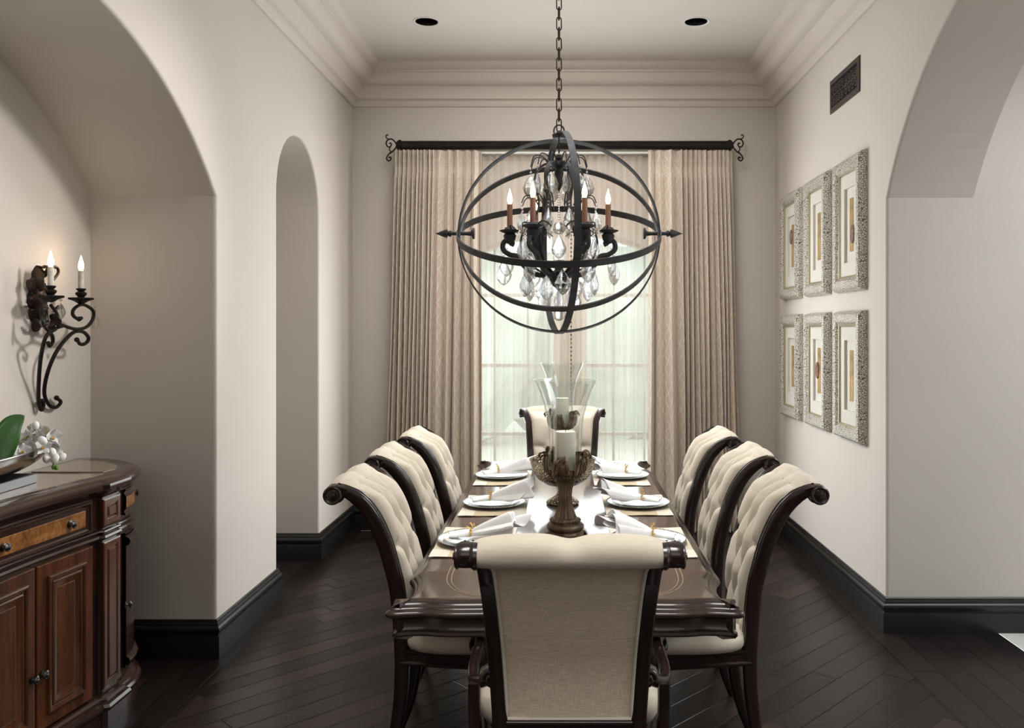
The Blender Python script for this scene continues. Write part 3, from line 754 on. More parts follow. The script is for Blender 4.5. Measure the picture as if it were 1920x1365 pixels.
# chain and canopy
ch = G(); L = .058; z = .508; i = 0
while z < CEIL - CH.location.z - .05:
    M = Matrix.Rotation(pi / 2 * (i % 2) + .25, 3, 'Z'); P = []
    for k in range(16):
        a = 2 * pi * k / 16; x = .0125 * cos(a); zz = .0135 * sin(a) + (.019 if sin(a) > 0 else -.019)
        P.append(M @ Vector((x, 0, zz)) + Vector((0, 0, z + .033)))
    ch.sweep(P, .0062, n=6, closed=True); z += .0505; i += 1
ch.obj('chain', MT['rust'], CH, smooth=60)
zc = CEIL - CH.location.z
g = G(); g.lathe([(.0, zc - .05), (.02, zc - .05), (.03, zc - .03), (.065, zc - .012), (.068, zc), (0, zc)], n=20); g.obj('canopy', MT['rust'], CH)
g = G(); g.sweep([(.026 * cos(2 * pi * k / 20), .003, .512 + .030 * sin(2 * pi * k / 20)) for k in range(20)], .008, n=6, closed=True); g.lathe([(.0, .47), (.03, .475), (.035, .492), (.012, .505), (0, .508)], n=14)
g.sweep([(0, 0, .48), (0, 0, .40)], .008, n=6); g.obj('top_loop', MT['iron'], CH)
# inner frame: hub, six S-straps, bottom boss
g = G(); g.lathe([(0, .395), (.016, .39), (.020, .375), (.012, .365), (.030, .352), (.034, .335), (.018, .325), (.024, .30), (.018, .27), (.022, .25), (.010, .225), (0, .205)], n=16); g.obj('hub', MT['iron'], CH)
g = G(); g.lathe([(0, -.285), (.012, -.275), (.03, -.262), (.045, -.24), (.05, -.222), (.03, -.212), (.034, -.19), (.02, -.18), (.024, -.15), (.018, -.135), (.0, -.13)], n=16); g.obj('boss', MT['iron'], CH)
def rad(a, r, z): return Vector((r * cos(a), r * sin(a), z))
for k in range(6):
    a = k * pi / 3
    P = catmull([rad(a, .02, .335), rad(a, .07, .345), rad(a, .115, .30), (rad(a, .118, .24)), rad(a, .10, .16), rad(a, .115, .09), rad(a, .172, .02), rad(a, .192, -.05), rad(a, .178, -.105), rad(a, .15, -.15), rad(a, .09, -.19), rad(a, .04, -.22)], 6)
    g = G(); g.sweep(P, .026, .009, rect=True, ref=(-sin(a), cos(a), 0)); g.obj('strap', MT['iron'], CH, smooth=50)
for k in range(6):
    a = k * pi / 3
    P = catmull([rad(a, .04, -.20), rad(a, .11, -.205), rad(a, .17, -.165), rad(a, .205, -.115), rad(a, .245, -.105), rad(a, .278, -.08), rad(a, .276, -.045), rad(a, .25, -.03), rad(a, .232, -.045), rad(a, .238, -.062)], 6)
    g = G(); g.sweep(P, [lerp(.026, .024, i / len(P)) for i in range(len(P))], .022, n=8)
    for s in (-1, 1):
        Q = [rad(a + s * (.02 + .35 * t), .225 + .02 * sin(pi * t), .0 + .035 * sin(pi * t * .9) - .0 * t) for t in [j / 8 for j in range(9)]]
        g.sweep(Q, .007, n=5)
    arm = g.obj('arm', MT['iron'], CH, smooth=60)
    c = rad(a, .245, 0)
    g = G(); g.lathe([(.0, -.055), (.014, -.05), (.028, -.03), (.032, -.008), (.024, .0), (.048, .010), (.052, .016), (.03, .018), (.024, .030), (.0, .030)], c, 14); g.obj('candle_cup', MT['iron'], arm)
    g = G(); g.lathe([(.014, .03), (.0135, .145), (.0, .147)], c, 14); cs_ = g.obj('candle_sleeve', MT['copper'], arm)
    g = G(); g.lathe([(0, .145), (.008, .147), (.0135, .165), (.0125, .182), (.006, .205), (.002, .222), (.0, .226)], c, 12); g.obj('bulb', MT['bulb'], arm)
# crystals
def drop(h, w, n=8):
    """flat kite-cut pendant with a stem of beads"""
    g = G(); t = w * .42
    pr = [(0, 0), (.16, -.12), (.34, -.30), (.5, -.56), (.42, -.74), (.22, -.9), (0, -1)]
    rows = [[Vector((r * w * cos(2 * pi * j / n), r * t * 2 * sin(2 * pi * j / n) * .55, z * h)) for j in range(n)] for r, z in pr]
    g.grid(rows, cu=True)
    for q in (.012, .028): g.ball((0, 0, q), .006, 6, 4)
    return g
PROTO = {}
def crystal(kind, h, w, pos, rz):
    if kind not in PROTO:
        o = drop(h, w).obj('crystal_pendant', MT['crystal'], CH, smooth=0); PROTO[kind] = o
    else:
        o = PROTO[kind].copy(); COL.objects.link(o)
    o.location = pos; o.rotation_euler = (0, 0, rz)
def hook(a, r0, z0, r1, z1):
    g = G(); P = catmull([rad(a, r0, z0), rad(a, lerp(r0, r1, .35), max(z0, z1) + .035), rad(a, lerp(r0, r1, .8), max(z0, z1) + .035), rad(a, r1, z1)], 6)
    g.sweep(P, .006, n=5); g.obj('hook', MT['iron'], CH, smooth=60)
rr = random.Random(5)
for k in range(12):            # crown tier
    a = pi / 12 + k * pi / 6; hook(a, .05, .345, .145, .325); crystal('a', .115, .078, rad(a, .145, .285), rr.uniform(0, pi))
for k in range(12):            # middle tier
    a = k * pi / 6 + pi / 12; hook(a, .10, .13, .19, .145); crystal('b', .115, .066, rad(a, .19, .105), rr.uniform(0, pi))
for k in range(12):            # under the candle cups
    a = k * pi / 6; crystal('c', .115, .074, rad(a, .262 if k % 2 == 0 else .20, -.10 if k % 2 == 0 else -.03), rr.uniform(0, pi))
for k in range(12):            # lower tier
    a = k * pi / 6 + .1; crystal('d', .125, .082, rad(a, .19 if k % 2 else .145, -.19 if k % 2 else -.215), rr.uniform(0, pi))
for k in range(8):             # bottom cluster
    a = k * pi / 4; crystal('c', .095, .058, rad(a, .075, -.275), rr.uniform(0, pi))
for k in range(6):             # outermost
    a = k * pi / 3; crystal('d', .105, .062, rad(a, .275, -.135), rr.uniform(0, pi))
for zb, zt in ((.06, .205), (-.37, -.285)):
    g = G(); n = int((zt - zb) / .012)
    for j in range(n): g.ball((0, 0, zt - j * .012), .0065, 6, 4)
    g.obj('bead_strand', MT['crystal'], CH, smooth=50)['kind'] = 'stuff'
    g = G(); m = 7; pr = [(.033 * sin(pi * j / m), zb - .033 - .033 * cos(pi * (m - j) / m) * -1) for j in range(m + 1)]
    g.lathe([(.0 if j in (0, m) else r, z) for j, (r, z) in enumerate(pr)], n=9); g.obj('crystal_ball', MT['crystal'], CH, smooth=0)

# ------------------------------------------------------------------ wall art, vent
def picture(y, z0, z1, agate, label):
    """hangs on the right wall; local x runs along the wall (towards the viewer), local y into the room"""
    W, H, FW, D = .51, z1 - z0, .098, .052
    r = empty('framed_art', (RWX, y + W / 2, (z0 + z1) / 2), -pi / 2); r.rotation_euler.z = pi / 2
    tag(r, label, 'framed art', 'hammered silver picture frames on the right wall')
    # with rz=+90deg local +y faces -X (into the room) and local +x runs along +Y
    prof = [(0, 0), (0, .012), (.004, .016), (.006, .030), (.022, .048), (.045, D), (.068, .046), (.082, .032), (.086, .028)]
    def run(pr, name, mat, par):
        g = G(); rect = [(-W / 2, -H / 2), (W / 2, -H / 2), (W / 2, H / 2), (-W / 2, H / 2)]
        rows = []
        for o, d in pr: rows.append([Vector((x * (1 - 2 * o / W), d, z * (1 - 2 * o / H))) for x, z in rect])
        g.grid(rows, cu=True); return g.obj(name, mat, par, smooth=25)
    run(prof, 'frame', MT['pframe'], r); run([(.084, .030), (.088, .034), (.094, .032), (.098, .020), (.098, .012)], 'inner_lip', MT['pbead'], r)
    iw, ih = W - 2 * .096, H - 2 * .096
    def panel(w0, h0, w1, h1, d0, d1, name, mat, par):      # mat with a window
        g = G(); A = [(-w0, -h0), (w0, -h0), (w0, h0), (-w0, h0)]; B = [(-w1, -h1), (w1, -h1), (w1, h1), (-w1, h1)]
        g.grid([[Vector((x, d0, z)) for x, z in A], [Vector((x, d0, z)) for x, z in B], [Vector((x, d1, z)) for x, z in B]], cu=True); return g.obj(name, mat, par, smooth=0)
    panel(iw / 2, ih / 2, iw / 2 - .065, ih / 2 - .085, .020, .004, 'mat_board', MT['mat'], r)
    g = G(); g.box((0, .003, 0), (iw, .003, ih)); g.obj('backing', MT['mat'], r, smooth=0)
    g = G(); g.box((0, .006, 0), (.062, .003, ih * .52)); g.obj('gold_strip', MT['art'], r, smooth=0)
    if agate:
        x, z, m = agate; g = G()
        g.lathe([(.0, 0), (.040, .0), (.043, .004), (.040, .008), (0, .009)], (x, .008, z), 24, Matrix.Rotation(-pi / 2, 3, 'X') @ Matrix.Diagonal((.75, 1.35, 1)))
        g.obj('agate_slice', m, r, smooth=40)
    g = G(); g.box((0, .024, 0), (iw, .002, ih)); g.obj('glass', MT['artglass'], r, smooth=0)
PZ = [(1.885, 2.705), (.975, 1.768)]
for i, (y, z, ag, lab) in enumerate([
    (6.215, 0, (.028, .07, MT['agate']), 'framed art in the top row, farthest, brown oval stone high on its strip'),
    (5.550, 0, None, 'framed art in the middle of the top row, plain gold strip with no stone'),
    (4.897, 0, (-.028, -.06, MT['agate']), 'framed art in the top row nearest the viewer, dark oval stone on its strip'),
    (6.215, 1, None, 'framed art in the bottom row farthest from the viewer, plain gold strip'),
    (5.550, 1, (.024, .0, MT['agate2']), 'framed art in the middle of the bottom row, with a pinkish oval stone'),
    (4.897, 1, None, 'framed art in the bottom row nearest the viewer, plain gold strip without a stone')]):
    picture(y, *PZ[z], ag, lab)
V = empty('wall_vent', (RWX, (5.018 + 5.567) / 2 + .29, 3.18), pi / 2); V.location.y = 5.29; tag(V, 'dark bronze wall vent with cut scroll grille high on right wall', 'vent')
g = G(); w, h = .55, .215
A = [(-w / 2, -h / 2), (w / 2, -h / 2), (w / 2, h / 2), (-w / 2, h / 2)]
g.grid([[Vector((x * k, d, z * (k if k == 1 else k2))) for x, z in A] for k, k2, d in ((1, 1, 0), (1, 1, .008), (.88, .70, .010), (.88, .70, .004))], cu=True); g.obj('frame', MT['vent'], V, smooth=0)
g = G(); g.box((0, .003, 0), (w * .88, .002, h * .7)); g.obj('dark_opening', MT['black'], V, smooth=0)
g = G()
for s in (-1, 1):
    for ux in range(4):
        for sz in (-1, 1):
            c = (s * (.035 + ux * .058), .007, sz * .034)
            g.sweep(spiral(c, .030, .006, 0, 3.2 * pi * s, 22, (1, 0, 0), (0, 0, sz)), .0085, .005, n=5)
            g.sweep([(c[0] - .029, .007, c[2] - .03), (c[0] + .029, .007, c[2] + .03)], .006, .004, n=5)
g.sweep([(-.24, .007, 0), (.24, .007, 0)], .009, .005, n=5); g.obj('scroll_grille', MT['vent'], V, smooth=60)

# ------------------------------------------------------------------ table settings
TZ = .7724
def placemat_obj(x, y, label, w=.318, d=.485):
    g = G(); n = 10; rr = random.Random(int(y * 100))
    rows = [[Vector((lerp(-w / 2, w / 2, i / n), lerp(-d / 2, d / 2, j / 14), .0025 + .0012 * sin(i * 1.3 + j) * (1 if i in (0, n) or j in (0, 14) else .3))) for i in range(n + 1)] for j in range(15)]
    g.grid(rows); g.grid([[p + Vector((0, 0, -.002)) for p in r] for r in rows]); g.v = g.v
    for e in (0, 14): pass
    o = g.obj('placemat', MT['pmat'], smooth=60); o.location = (x, y, TZ + .0014)
    tag(o, label, 'placemat', 'woven cream placemats')
RIM = [(.0, .004), (.09, .004), (.105, .007), (.118, .013), (.150, .016), (.1585, .0185), (.160, .017), (.158, .0145), (.150, .012), (.118, .008), (.10, .001), (0, .0)]
CH0 = None; PL0 = None
def charger_plate(x, y, label):
    global CH0
    if CH0 is None:
        CH0 = empty('charger_plate'); g = G(); g.lathe(RIM, n=56); g.obj('dish', MT['silver'], CH0)
        g = G()
        for k in range(72): g.ball((.157 * cos(2 * pi * k / 72), .157 * sin(2 * pi * k / 72), .0185), .0032, 5, 3)
        g.obj('beaded_rim', MT['silver'], CH0, smooth=60); o = CH0
    else: o = copy_tree(CH0)
    o.location = (x, y, TZ + .0052); tag(o, label, 'charger plate', 'silver charger plates')
def dinner_plate(x, y, label):
    global PL0
    if PL0 is None:
        g = G(); g.lathe([(.0, .004), (.075, .004), (.088, .009), (.125, .0155), (.132, .017), (.1335, .0155), (.125, .012), (.088, .004), (.07, 0), (0, 0)], n=56)
        PL0 = g.obj('dinner_plate', MT['china']); o = PL0
    else: o = PL0.copy(); COL.objects.link(o)
    o.location = (x, y, TZ + .0110); tag(o, label, 'plate', 'white dinner plates')
def napkin(x, y, sx, seed, lift, spread, label, labr):
    """gathered in a ring; flares out towards the table centre (local +x)"""
    rr = random.Random(seed); g = G()
    def sheet(k, zoff, tw):
        rows = []; p1, p2 = rr.uniform(0, 6), rr.uniform(0, 6)
        for i in range(35):
            t = i / 34; row = []
            for j in range(27):
                v = -1 + 2 * j / 26
                if t < .30:
                    q = t / .30; hw = lerp(.050, .022, q ** .8) * (1 if q > .12 else sqrt(q / .12) * .9 + .1); h = lerp(.010, .022, q); pl = 0
                    yy = hw * v; zz = h * sqrt(max(0, 1 - v * v)) + .002
                    xx = lerp(-.125, -.035, q) - .012 * (1 - v * v) * (1 - q)
                else:
                    q = (t - .30) / .70; s = q ** .85
                    hw = lerp(.022, spread * k, s); h = lerp(.022, lift * k, s)
                    a = v * lerp(1.55, 1.35, s); 
                    pl = s * (.018 * sin(5 * v + p1) + .012 * sin(9 * v + p2))
                    yy = hw * sin(a) + tw * s * .03; zz = h * max(0, cos(a)) ** .8 + pl * .9 + .004 + .010 * s
                    xx = lerp(-.035, .165, q) + s * (.030 * sin(2.4 * v + p2) + .018 * cos(4 * v + p1)) - .03 * s * v * v
                zb = .002 if abs(xx) < .13 else .008
                row.append(Vector((xx, yy, max(zb, zz) + zoff * (.3 + t))))
            rows.append(row)
        g.grid(rows)
    sheet(1, .0, .0); sheet(.72, .006, .8); sheet(.85, .003, -1.0)
    o = g.obj('napkin', MT['napkin'], smooth=75); o.location = (x, y, TZ + .0255); o.rotation_euler.z = (0 if sx > 0 else pi) + rr.uniform(-.18, .18)
    sol = o.modifiers.new('thick', 'SOLIDIFY'); sol.thickness = .0012
    tag(o, label, 'napkin', 'white napkins in gold rings')
    r = G(); ca = []
    for k in range(20):
        a = 2 * pi * k / 20; ca.append(Vector((-.035 + .004 * sin(3 * a), .027 * cos(a), max(.004, .013 + .020 * sin(a)))))
    r.sweep(ca, .006, n=6, closed=True)
    for k in range(5):       # little coral-like twigs
        a = lerp(.15, 2.9, k / 4); b = Vector((-.035, .027 * cos(a), .013 + .020 * sin(a))); d = Vector((rr.uniform(-.5, .5), cos(a), sin(a))).normalized()
        r.sweep(catmull([b, b + d * .010 + Vector((.004, 0, 0)), b + d * .019 + Vector((-.004, 0, .003))], 4), .0048, n=5); r.ball(b + d * .019 + Vector((-.004, 0, .003)), .0042, 6, 4)
    ro = r.obj('napkin_ring', MT['gold'], smooth=60); ro.location = o.location; ro.rotation_euler = o.rotation_euler
    tag(ro, labr, 'napkin ring', 'gold twig napkin rings')
places = [(-.361, 3.493, -.363, 3.505, 1, 'left', 'nearest the viewer', .085, .085), (-.345, 4.228, -.340, 4.22, 1, 'left', 'in the middle', .085, .10), (-.365, 5.016, -.352, 4.995, 1, 'left', 'at the far end', .075, .09),
          (.350, 3.49, .362, 3.50, -1, 'right', 'nearest the viewer', .075, .105), (.376, 4.228, .364, 4.235, -1, 'right', 'in the middle', .065, .10), (.353, 5.02, .335, 4.995, -1, 'right', 'at the far end', .07, .09)]
for i, (x, y, mx, my, sx, side, pos, lift, spr) in enumerate(places):
    w = 'on the %s side of the table, %s' % (side, pos)
    placemat_obj(mx, my, 'cream and tan woven placemat ' + w)
    charger_plate(x, y, 'silver beaded charger plate ' + w); dinner_plate(x, y, 'white dinner plate ' + w)
    napkin(x + .015 * sx, y, sx, 40 + i, lift, spr, 'white fanned napkin ' + w, 'gold twig napkin ring ' + w)
# hurricane candle holders
def holder(x, y, label, labc):
    r = empty('candle_holder', (x, y, TZ)); tag(r, label, 'candle holder', 'hurricane candle holders')
    g = G(); g.lathe([(.0, .012), (.074, .012), (.080, .022), (.076, .034), (.070, .038), (.078, .046), (.079, .058), (.072, .066), (.060, .072), (.058, .084), (.050, .092), (.0, .092)], n=36)
    for k in range(6):
        a = k * pi / 3 + .3; g.sweep(catmull([rad(a, .062, .03), rad(a, .082, .026), rad(a, .088, .012), rad(a, .080, .010), rad(a, .072, .014)], 5), [.040] * 20 + [.02], .012, n=8, ref=(-sin(a), cos(a), 0))
    for k in range(26): g.ball(rad(2 * pi * k / 26, .060, .080), .0065, 6, 4)
    g.obj('base', MT['antique'], r, smooth=50)
    g = G(); pr = [(.0, .085), (.047, .086), (.040, .105), (.032, .13), (.027, .155), (.0255, .185), (.028, .21), (.034, .232), (.038, .24), (.0, .241)]
    g.lathe(pr, n=72, wob=lambda a, k: 1 + .075 * (1 if cos(16 * a) > 0 else -1) * min(1, abs(cos(16 * a)) * 2)); g.obj('column', MT['antique'], r, smooth=60)
    g = G(); g.lathe([(.0, .236), (.038, .238), (.045, .246), (.040, .252), (.062, .262), (.074, .280), (.078, .298), (.070, .300), (.060, .290), (.0, .284)], n=36)
    for k in range(30): g.ball(rad(2 * pi * k / 30, .068, .270), .006, 6, 4)
    cup = g.obj('cup', MT['antique'], r, smooth=50)
    for k in range(11):      # curled acanthus leaves round the cup
        a = 2 * pi * k / 11 + .2; hh = .05 + .018 * (k % 3 == 0) + .01 * (k % 2); tw = .35 * (1 if k % 2 else -1)
        P = catmull([rad(a, .060, .272), rad(a + tw * .1, .080, .286), rad(a + tw * .4, .086, .286 + hh * .6), rad(a + tw * .8, .080, .286 + hh), rad(a + tw * 1.05, .090, .286 + hh * 1.15), rad(a + tw * 1.2, .104, .286 + hh * 1.10), rad(a + tw * 1.25, .110, .286 + hh * .92), rad(a + tw * 1.15, .103, .286 + hh * .84)], 5)
        m = len(P); W = [interp([(0, .030), (.35, .042), (.7, .026), (1, .008)], i / (m - 1)) for i in range(m)]
        g = G(); g.sweep(P, W, [w * .2 for w in W], n=8, ref=(-sin(a), cos(a), .3))
        for d in (-.25, .25):
            g.sweep([p + Vector((-sin(a), cos(a), 0)) * (W[i] * d) + rad(a, W[i] * .14, 0) for i, p in enumerate(P)], [w * .18 for w in W], n=5)
        g.obj('leaf', MT['antique'], cup, smooth=70)
    g = G(); outer = [(.072, .288), (.072, .33), (.070, .39), (.071, .45), (.078, .51), (.094, .57), (.112, .62), (.128, .655), (.1335, .668), (.1345, .672)]
    rows = [[Vector((rr_ * cos(2 * pi * j / 56), rr_ * sin(2 * pi * j / 56), z)) for j in range(56)] for rr_, z in outer + [(rr_ - .003, z) for rr_, z in reversed(outer)]]
    g.grid(rows, cu=True, cv=True); g.obj('glass_shade', MT['glass'], r, smooth=60)
    c = G(); c.lathe([(.0, .0), (.0425, .0), (.043, .005), (.043, .158), (.041, .163), (.036, .1635), (.03, .160), (.0, .158)], n=36)
    cc = c.obj('pillar_candle', MT['wax'], smooth=50); cc.location = (x, y, TZ + .2905); tag(cc, labc, 'candle', 'ivory pillar candles')
    w = G(); w.sweep([(0, 0, .158), (.001, 0, .168), (.003, 0, .173)], .0025, n=5); w.obj('wick', MT['black'], cc)
holder(.009, 3.56, 'carved bronze candle holder with flared glass hurricane, nearer the viewer', 'ivory pillar candle in the nearer glass hurricane')
holder(-.007, 5.27, 'carved bronze candle holder with flared glass hurricane, behind the silver bowl', 'ivory pillar candle in the farther glass hurricane')
B = empty('footed_bowl', (-.003, 4.27, TZ)); tag(B, 'champagne silver footed bowl with basket texture between the candle holders', 'bowl')
g = G(); g.lathe([(.0, 0), (.080, 0), (.084, .008), (.078, .018), (.060, .030), (.036, .045), (.024, .062), (.022, .08), (.03, .092), (.0, .094)], n=40); g.obj('foot', MT['champ'], B)
g = G(); g.lathe([(.0, .088), (.04, .09), (.085, .102), (.125, .128), (.150, .165), (.160, .20), (.165, .222), (.170, .226), (.167, .229), (.160, .224), (.152, .19), (.13, .145), (.08, .115), (.0, .105)], n=56); g.obj('bowl', MT['champ'], B)
# ------------------------------------------------------------------ sideboard in the niche
YC = 2.85
def xf(y): return -1.965 + .145 * (y - YC) ** 2
ENDP = [(-2.385, 4.13), (-2.30, 4.128), (-2.229, 4.114), (-2.14, 4.073), (-2.054, 4.014), (-1.985, 3.945), (-1.94, 3.873), (-1.915, 3.80), (-1.905, 3.73), (-1.904, 3.68), (-1.886, 3.672), (-1.886, 3.505), (-1.906, 3.495)]
SB = empty('sideboard', (-2.1, YC, 0)); tag(SB, 'carved mahogany sideboard with burl drawers and rounded end, in the arched niche', 'sideboard')
def sb(P): return [(x + 2.1, y - YC) for x, y in P]
mid = [(xf(y), y) for y in [lerp(3.47, 2 * YC - 3.47, i / 14) for i in range(15)]]
FULL = sb(ENDP + mid + [(x, 2 * YC - y) for x, y in reversed(ENDP)])
def sbl(prof, name, mat, capt=False, capb=False, smooth=35):
    return loft(FULL, prof, capt, capb, -1).obj(name, mat, SB, smooth=smooth)
sbl([(-.012, 0), (-.010, .05), (-.012, .066), (.0, .072), (.004, .086), (-.002, .098), (-.016, .104), (-.018, .112), (-.030, .122), (-.045, .130)], 'plinth', MT['sbdark'], False, True)
sbl([(-.045, .128), (-.045, .775)], 'carcass', MT['sbdark'], False, False)
sbl([(-.045, .772), (-.032, .776), (-.026, .784), (-.030, .793), (-.040, .796), (-.036, .803), (-.030, .808), (-.032, .814), (-.045, .818)], 'waist_moulding', MT['sbdark'])
sbl([(-.045, .815), (-.045, .956)], 'frieze', MT['sbdark'])
sbl([(-.046, .952), (-.036, .958), (-.032, .966), (-.022, .970), (-.012, .982), (.000, .990), (.004, 1.002), (.002, 1.014), (-.006, 1.020), (-.014, 1.0215), (-.018, 1.026), (-.026, 1.030)], 'top', MT['sbdark'], True, True)
def sub(P, d): return [(p.x, p.y) for p in offset_path(P, -d, False)]
e9 = sb(ENDP[1:9]); INL = [(p.x, p.y) for p in offset_path(sb(ENDP[:9]), -(-.10), False)]
def flat(name, P, z, th, mat):
    g = G(); g.cap([(x, y, z) for x, y in P]); n = len(P)
    g.grid([[Vector((x, y, z)) for x, y in P], [Vector((x, y, z - th)) for x, y in P]], cu=True); return g.obj(name, mat, SB, smooth=0)
ins = [p for p in offset_path(sb(ENDP[:9]), .095, False)]
endin = [(-.235, 3.70 - YC), (-.235, ins[1].y)] + [(p.x, p.y) for p in ins[1:8] if p.y > 3.72 - YC] + [(ins[7].x - .01, 3.70 - YC)]
flat('marble_inlay', endin, 1.0315, .003, MT['marble'])
flat('marble_inlay', [(-.235, 3.645 - YC), (-.235, 2.05 - YC)] + [(xf(y) + 2.1 - .105, y - YC) for y in [lerp(2.05, 3.50, i / 10) for i in range(11)]] + [(-1.99 + 2.1, 3.645 - YC)], 1.0315, .003, MT['marble'])
def facing(y0, y1, zc, d=-.045):
    """frame on the concave front: local x along it, y outwards, z up"""
    a, b = Vector((xf(y0) + 2.1, y0 - YC, 0)), Vector((xf(y1) + 2.1, y1 - YC, 0)); u = (a - b).normalized(); n = Vector((u.y, -u.x, 0))
    c = (a + b) / 2 + n * d; M = Matrix.Identity(4)
    for i in range(3): M[i][0] = u[i]; M[i][1] = n[i]; M[i][3] = c[i]
    M[2][2] = 1; M[2][3] = zc; return M, (a - b).length
def rects(g, w, h, loops, fill=True):
    rows = [[Vector((x * (w / 2 - i), d, z * (h / 2 - i))) for x, z in ((-1, -1), (1, -1), (1, 1), (-1, 1))] for i, d in loops]
    g.grid(rows, cu=True)
    if fill: g.cap(rows[-1])
def knob(par, M, x, z, d=.02, s=1.0):
    g = G(M); R = Matrix.Rotation(-pi / 2, 3, 'X')
    g.lathe([(0, 0), (.015 * s, 0), (.016 * s, .002), (.008 * s, .004), (.006 * s, .012), (.009 * s, .016), (.016 * s, .019), (.0165 * s, .022), (.013 * s, .024), (.012 * s, .0235), (.009 * s, .026), (.006 * s, .026), (.004 * s, .029), (0, .030)], (x, d, z), 18, R)
    g.obj('knob', MT['pewter'], par, smooth=45)
seams = [3.468, 3.157, 2.85, 2.543, 2.232]
for i in range(4):
    M, w = facing(seams[i] - .003, seams[i + 1] + .003, .452); h = .625
    g = G(M); rects(g, w, h, [(0, 0), (0, .018), (.004, .021), (.048, .021), (.050, .030), (.056, .033), (.064, .030), (.068, .020), (.072, .016)], False)
    d = g.obj('door', MT['sbwood'], SB, smooth=25)
    g = G(M); rects(g, w, h, [(.070, .016), (.074, .026), (.080, .029), (.088, .025), (.104, .020), (.108, .020), (.110, .022)]); g.obj('raised_panel', MT['sbwood'], d, smooth=25)
    g = G(M); rects(g, w, h, [(.0665, .0205), (.0665, .0225), (.0700, .0225), (.0700, .0205)], False); rects(g, w, h, [(.108, .0205), (.108, .0215), (.1095, .0215)], False); g.obj('gilt_line', MT['giltline'], d, smooth=0)
    knob(d, M, (-1 if i % 2 == 0 else 1) * (w / 2 - .022), -.10, .021)
for y0, y1 in ((3.468, 2.85), (2.85, 2.232)):
    M, w = facing(y0 - .004, y1 + .004, .885); h = .128
    g = G(M); rects(g, w, h, [(0, -.02), (0, .016), (.003, .019), (.008, .019), (.012, .012), (.018, .008), (.03, .008), (.032, .011)], False); d = g.obj('drawer', MT['sbdark'], SB, smooth=25)
    g = G(M); rects(g, w, h, [(.031, .0105), (.033, .0118), (.034, .012)]); g.obj('burl_panel', MT['burl'], d, smooth=0)
    for x in ((w / 2 - .13), -(w / 2 - .13)): knob(d, M, x, .0, .012, .95)
for sgn in (1, -1):          # pilasters and the curved ends
    yy = lambda y: sgn * (y - YC)
    for z0, z1, kk in ((.15, .765, 'pilaster_panel'), (.83, .945, 'pilaster_panel')):
        g = G(Matrix.Translation((-1.886 + 2.1 - .045, yy(3.588), (z0 + z1) / 2)) @ Matrix.Rotation(-pi / 2, 4, 'Z'))
        rects(g, .135, z1 - z0, [(0, -.002), (0, .010), (.006, .013), (.024, .013), (.028, .006), (.034, .006), (.042, .014)]); g.obj(kk, MT['sbwood'], SB, smooth=20)
        g = G(Matrix.Translation((-1.886 + 2.1 - .045, yy(3.588), (z0 + z1) / 2)) @ Matrix.Rotation(-pi / 2, 4, 'Z'))
        rects(g, .135, z1 - z0, [(.0265, .008), (.0265, .0095), (.029, .0095)], False); g.obj('gilt_line', MT['giltline'], SB, smooth=0)
    E9 = [(x, sgn * y) for x, y in sb(ENDP[2:10])]
    if sgn < 0: E9 = E9[::-1]
    for z0, z1, nm in ((.16, .755, 'door'), (.835, .948, 'drawer')):
        g = G(); P = E9[:-1] if sgn > 0 else E9[1:]
        g.profile(P, [(-.046, z0), (-.030, z0), (-.030, z0 + .004), (-.036, z0 + .012), (-.036, z0 + .02), (-.028, z0 + .03), (-.028, z1 - .03), (-.036, z1 - .02), (-.036, z1 - .012), (-.030, z1 - .004), (-.030, z1), (-.046, z1)], -1)
        d = g.obj(nm, MT['sbdark'], SB, smooth=30)
        if nm == 'door':
            for zz in (.19, .72):
                g = G(); g.profile(P, [(-.030, zz - .022), (-.016, zz - .016), (-.010, zz), (-.016, zz + .012), (-.022, zz + .016), (-.030, zz + .022)], -1); g.obj('door_moulding', MT['sbdark'], d, smooth=40)
        else:
            g = G(); g.profile(P, [(-.027, z0 + .032), (-.0265, z0 + .033), (-.0265, z1 - .033), (-.027, z1 - .032)], -1); g.obj('burl_panel', MT['burl'], d, smooth=40)
        i = 6 if nm == 'door' else 3
        p = Vector(sb(ENDP)[8 if nm == 'door' else 5]); n = Vector((.98, .2)) if nm == 'door' else Vector((.72, .69))
        Mk = Matrix.Translation((p.x - n.x * .03, sgn * (p.y - n.y * .03), (.44 if nm == 'door' else .893))) @ Matrix.Rotation(math.atan2(sgn * n.y, n.x) - pi / 2, 4, 'Z')
        knob(d, Mk, 0, 0, .0, .95)

# ------------------------------------------------------------------ tray, bowl and orchids
def at(px, py, Y): return Vector(((px - VX) / F * Y, Y, EYE - (py - VY) / F * Y))
TR = empty('serving_tray', (-2.245, 2.92, 1.0318), radians(1.5)); tag(TR, 'flat dark tray with polished silver edge under the orchid bowl', 'tray')
g = G(); rows = []
def trect(w, l, z): return [Vector((x * w, y * l, z)) for x, y in ((-1, -1), (1, -1), (1, 1), (-1, 1))]
g.grid([trect(.105, .515, 0), trect(.11, .52, .002), trect(.11, .52, .036), trect(.106, .516, .038), trect(.098, .508, .038)], cu=True); g.cap(trect(.105, .515, 0), True); g.obj('rim', MT['steel'], TR, smooth=0)
g = G(); g.grid([trect(.099, .509, .034), trect(.099, .509, .0375)], cu=True); g.cap(trect(.099, .509, .0375)); g.obj('surface', MT['black'], TR, smooth=0)
BO = empty('boat_bowl', (-2.235, 3.10, 1.0705)); tag(BO, 'boat shaped silver bowl with pointed upswept tip, filled with white orchids', 'bowl')
g = G(); N = 40; L = .60
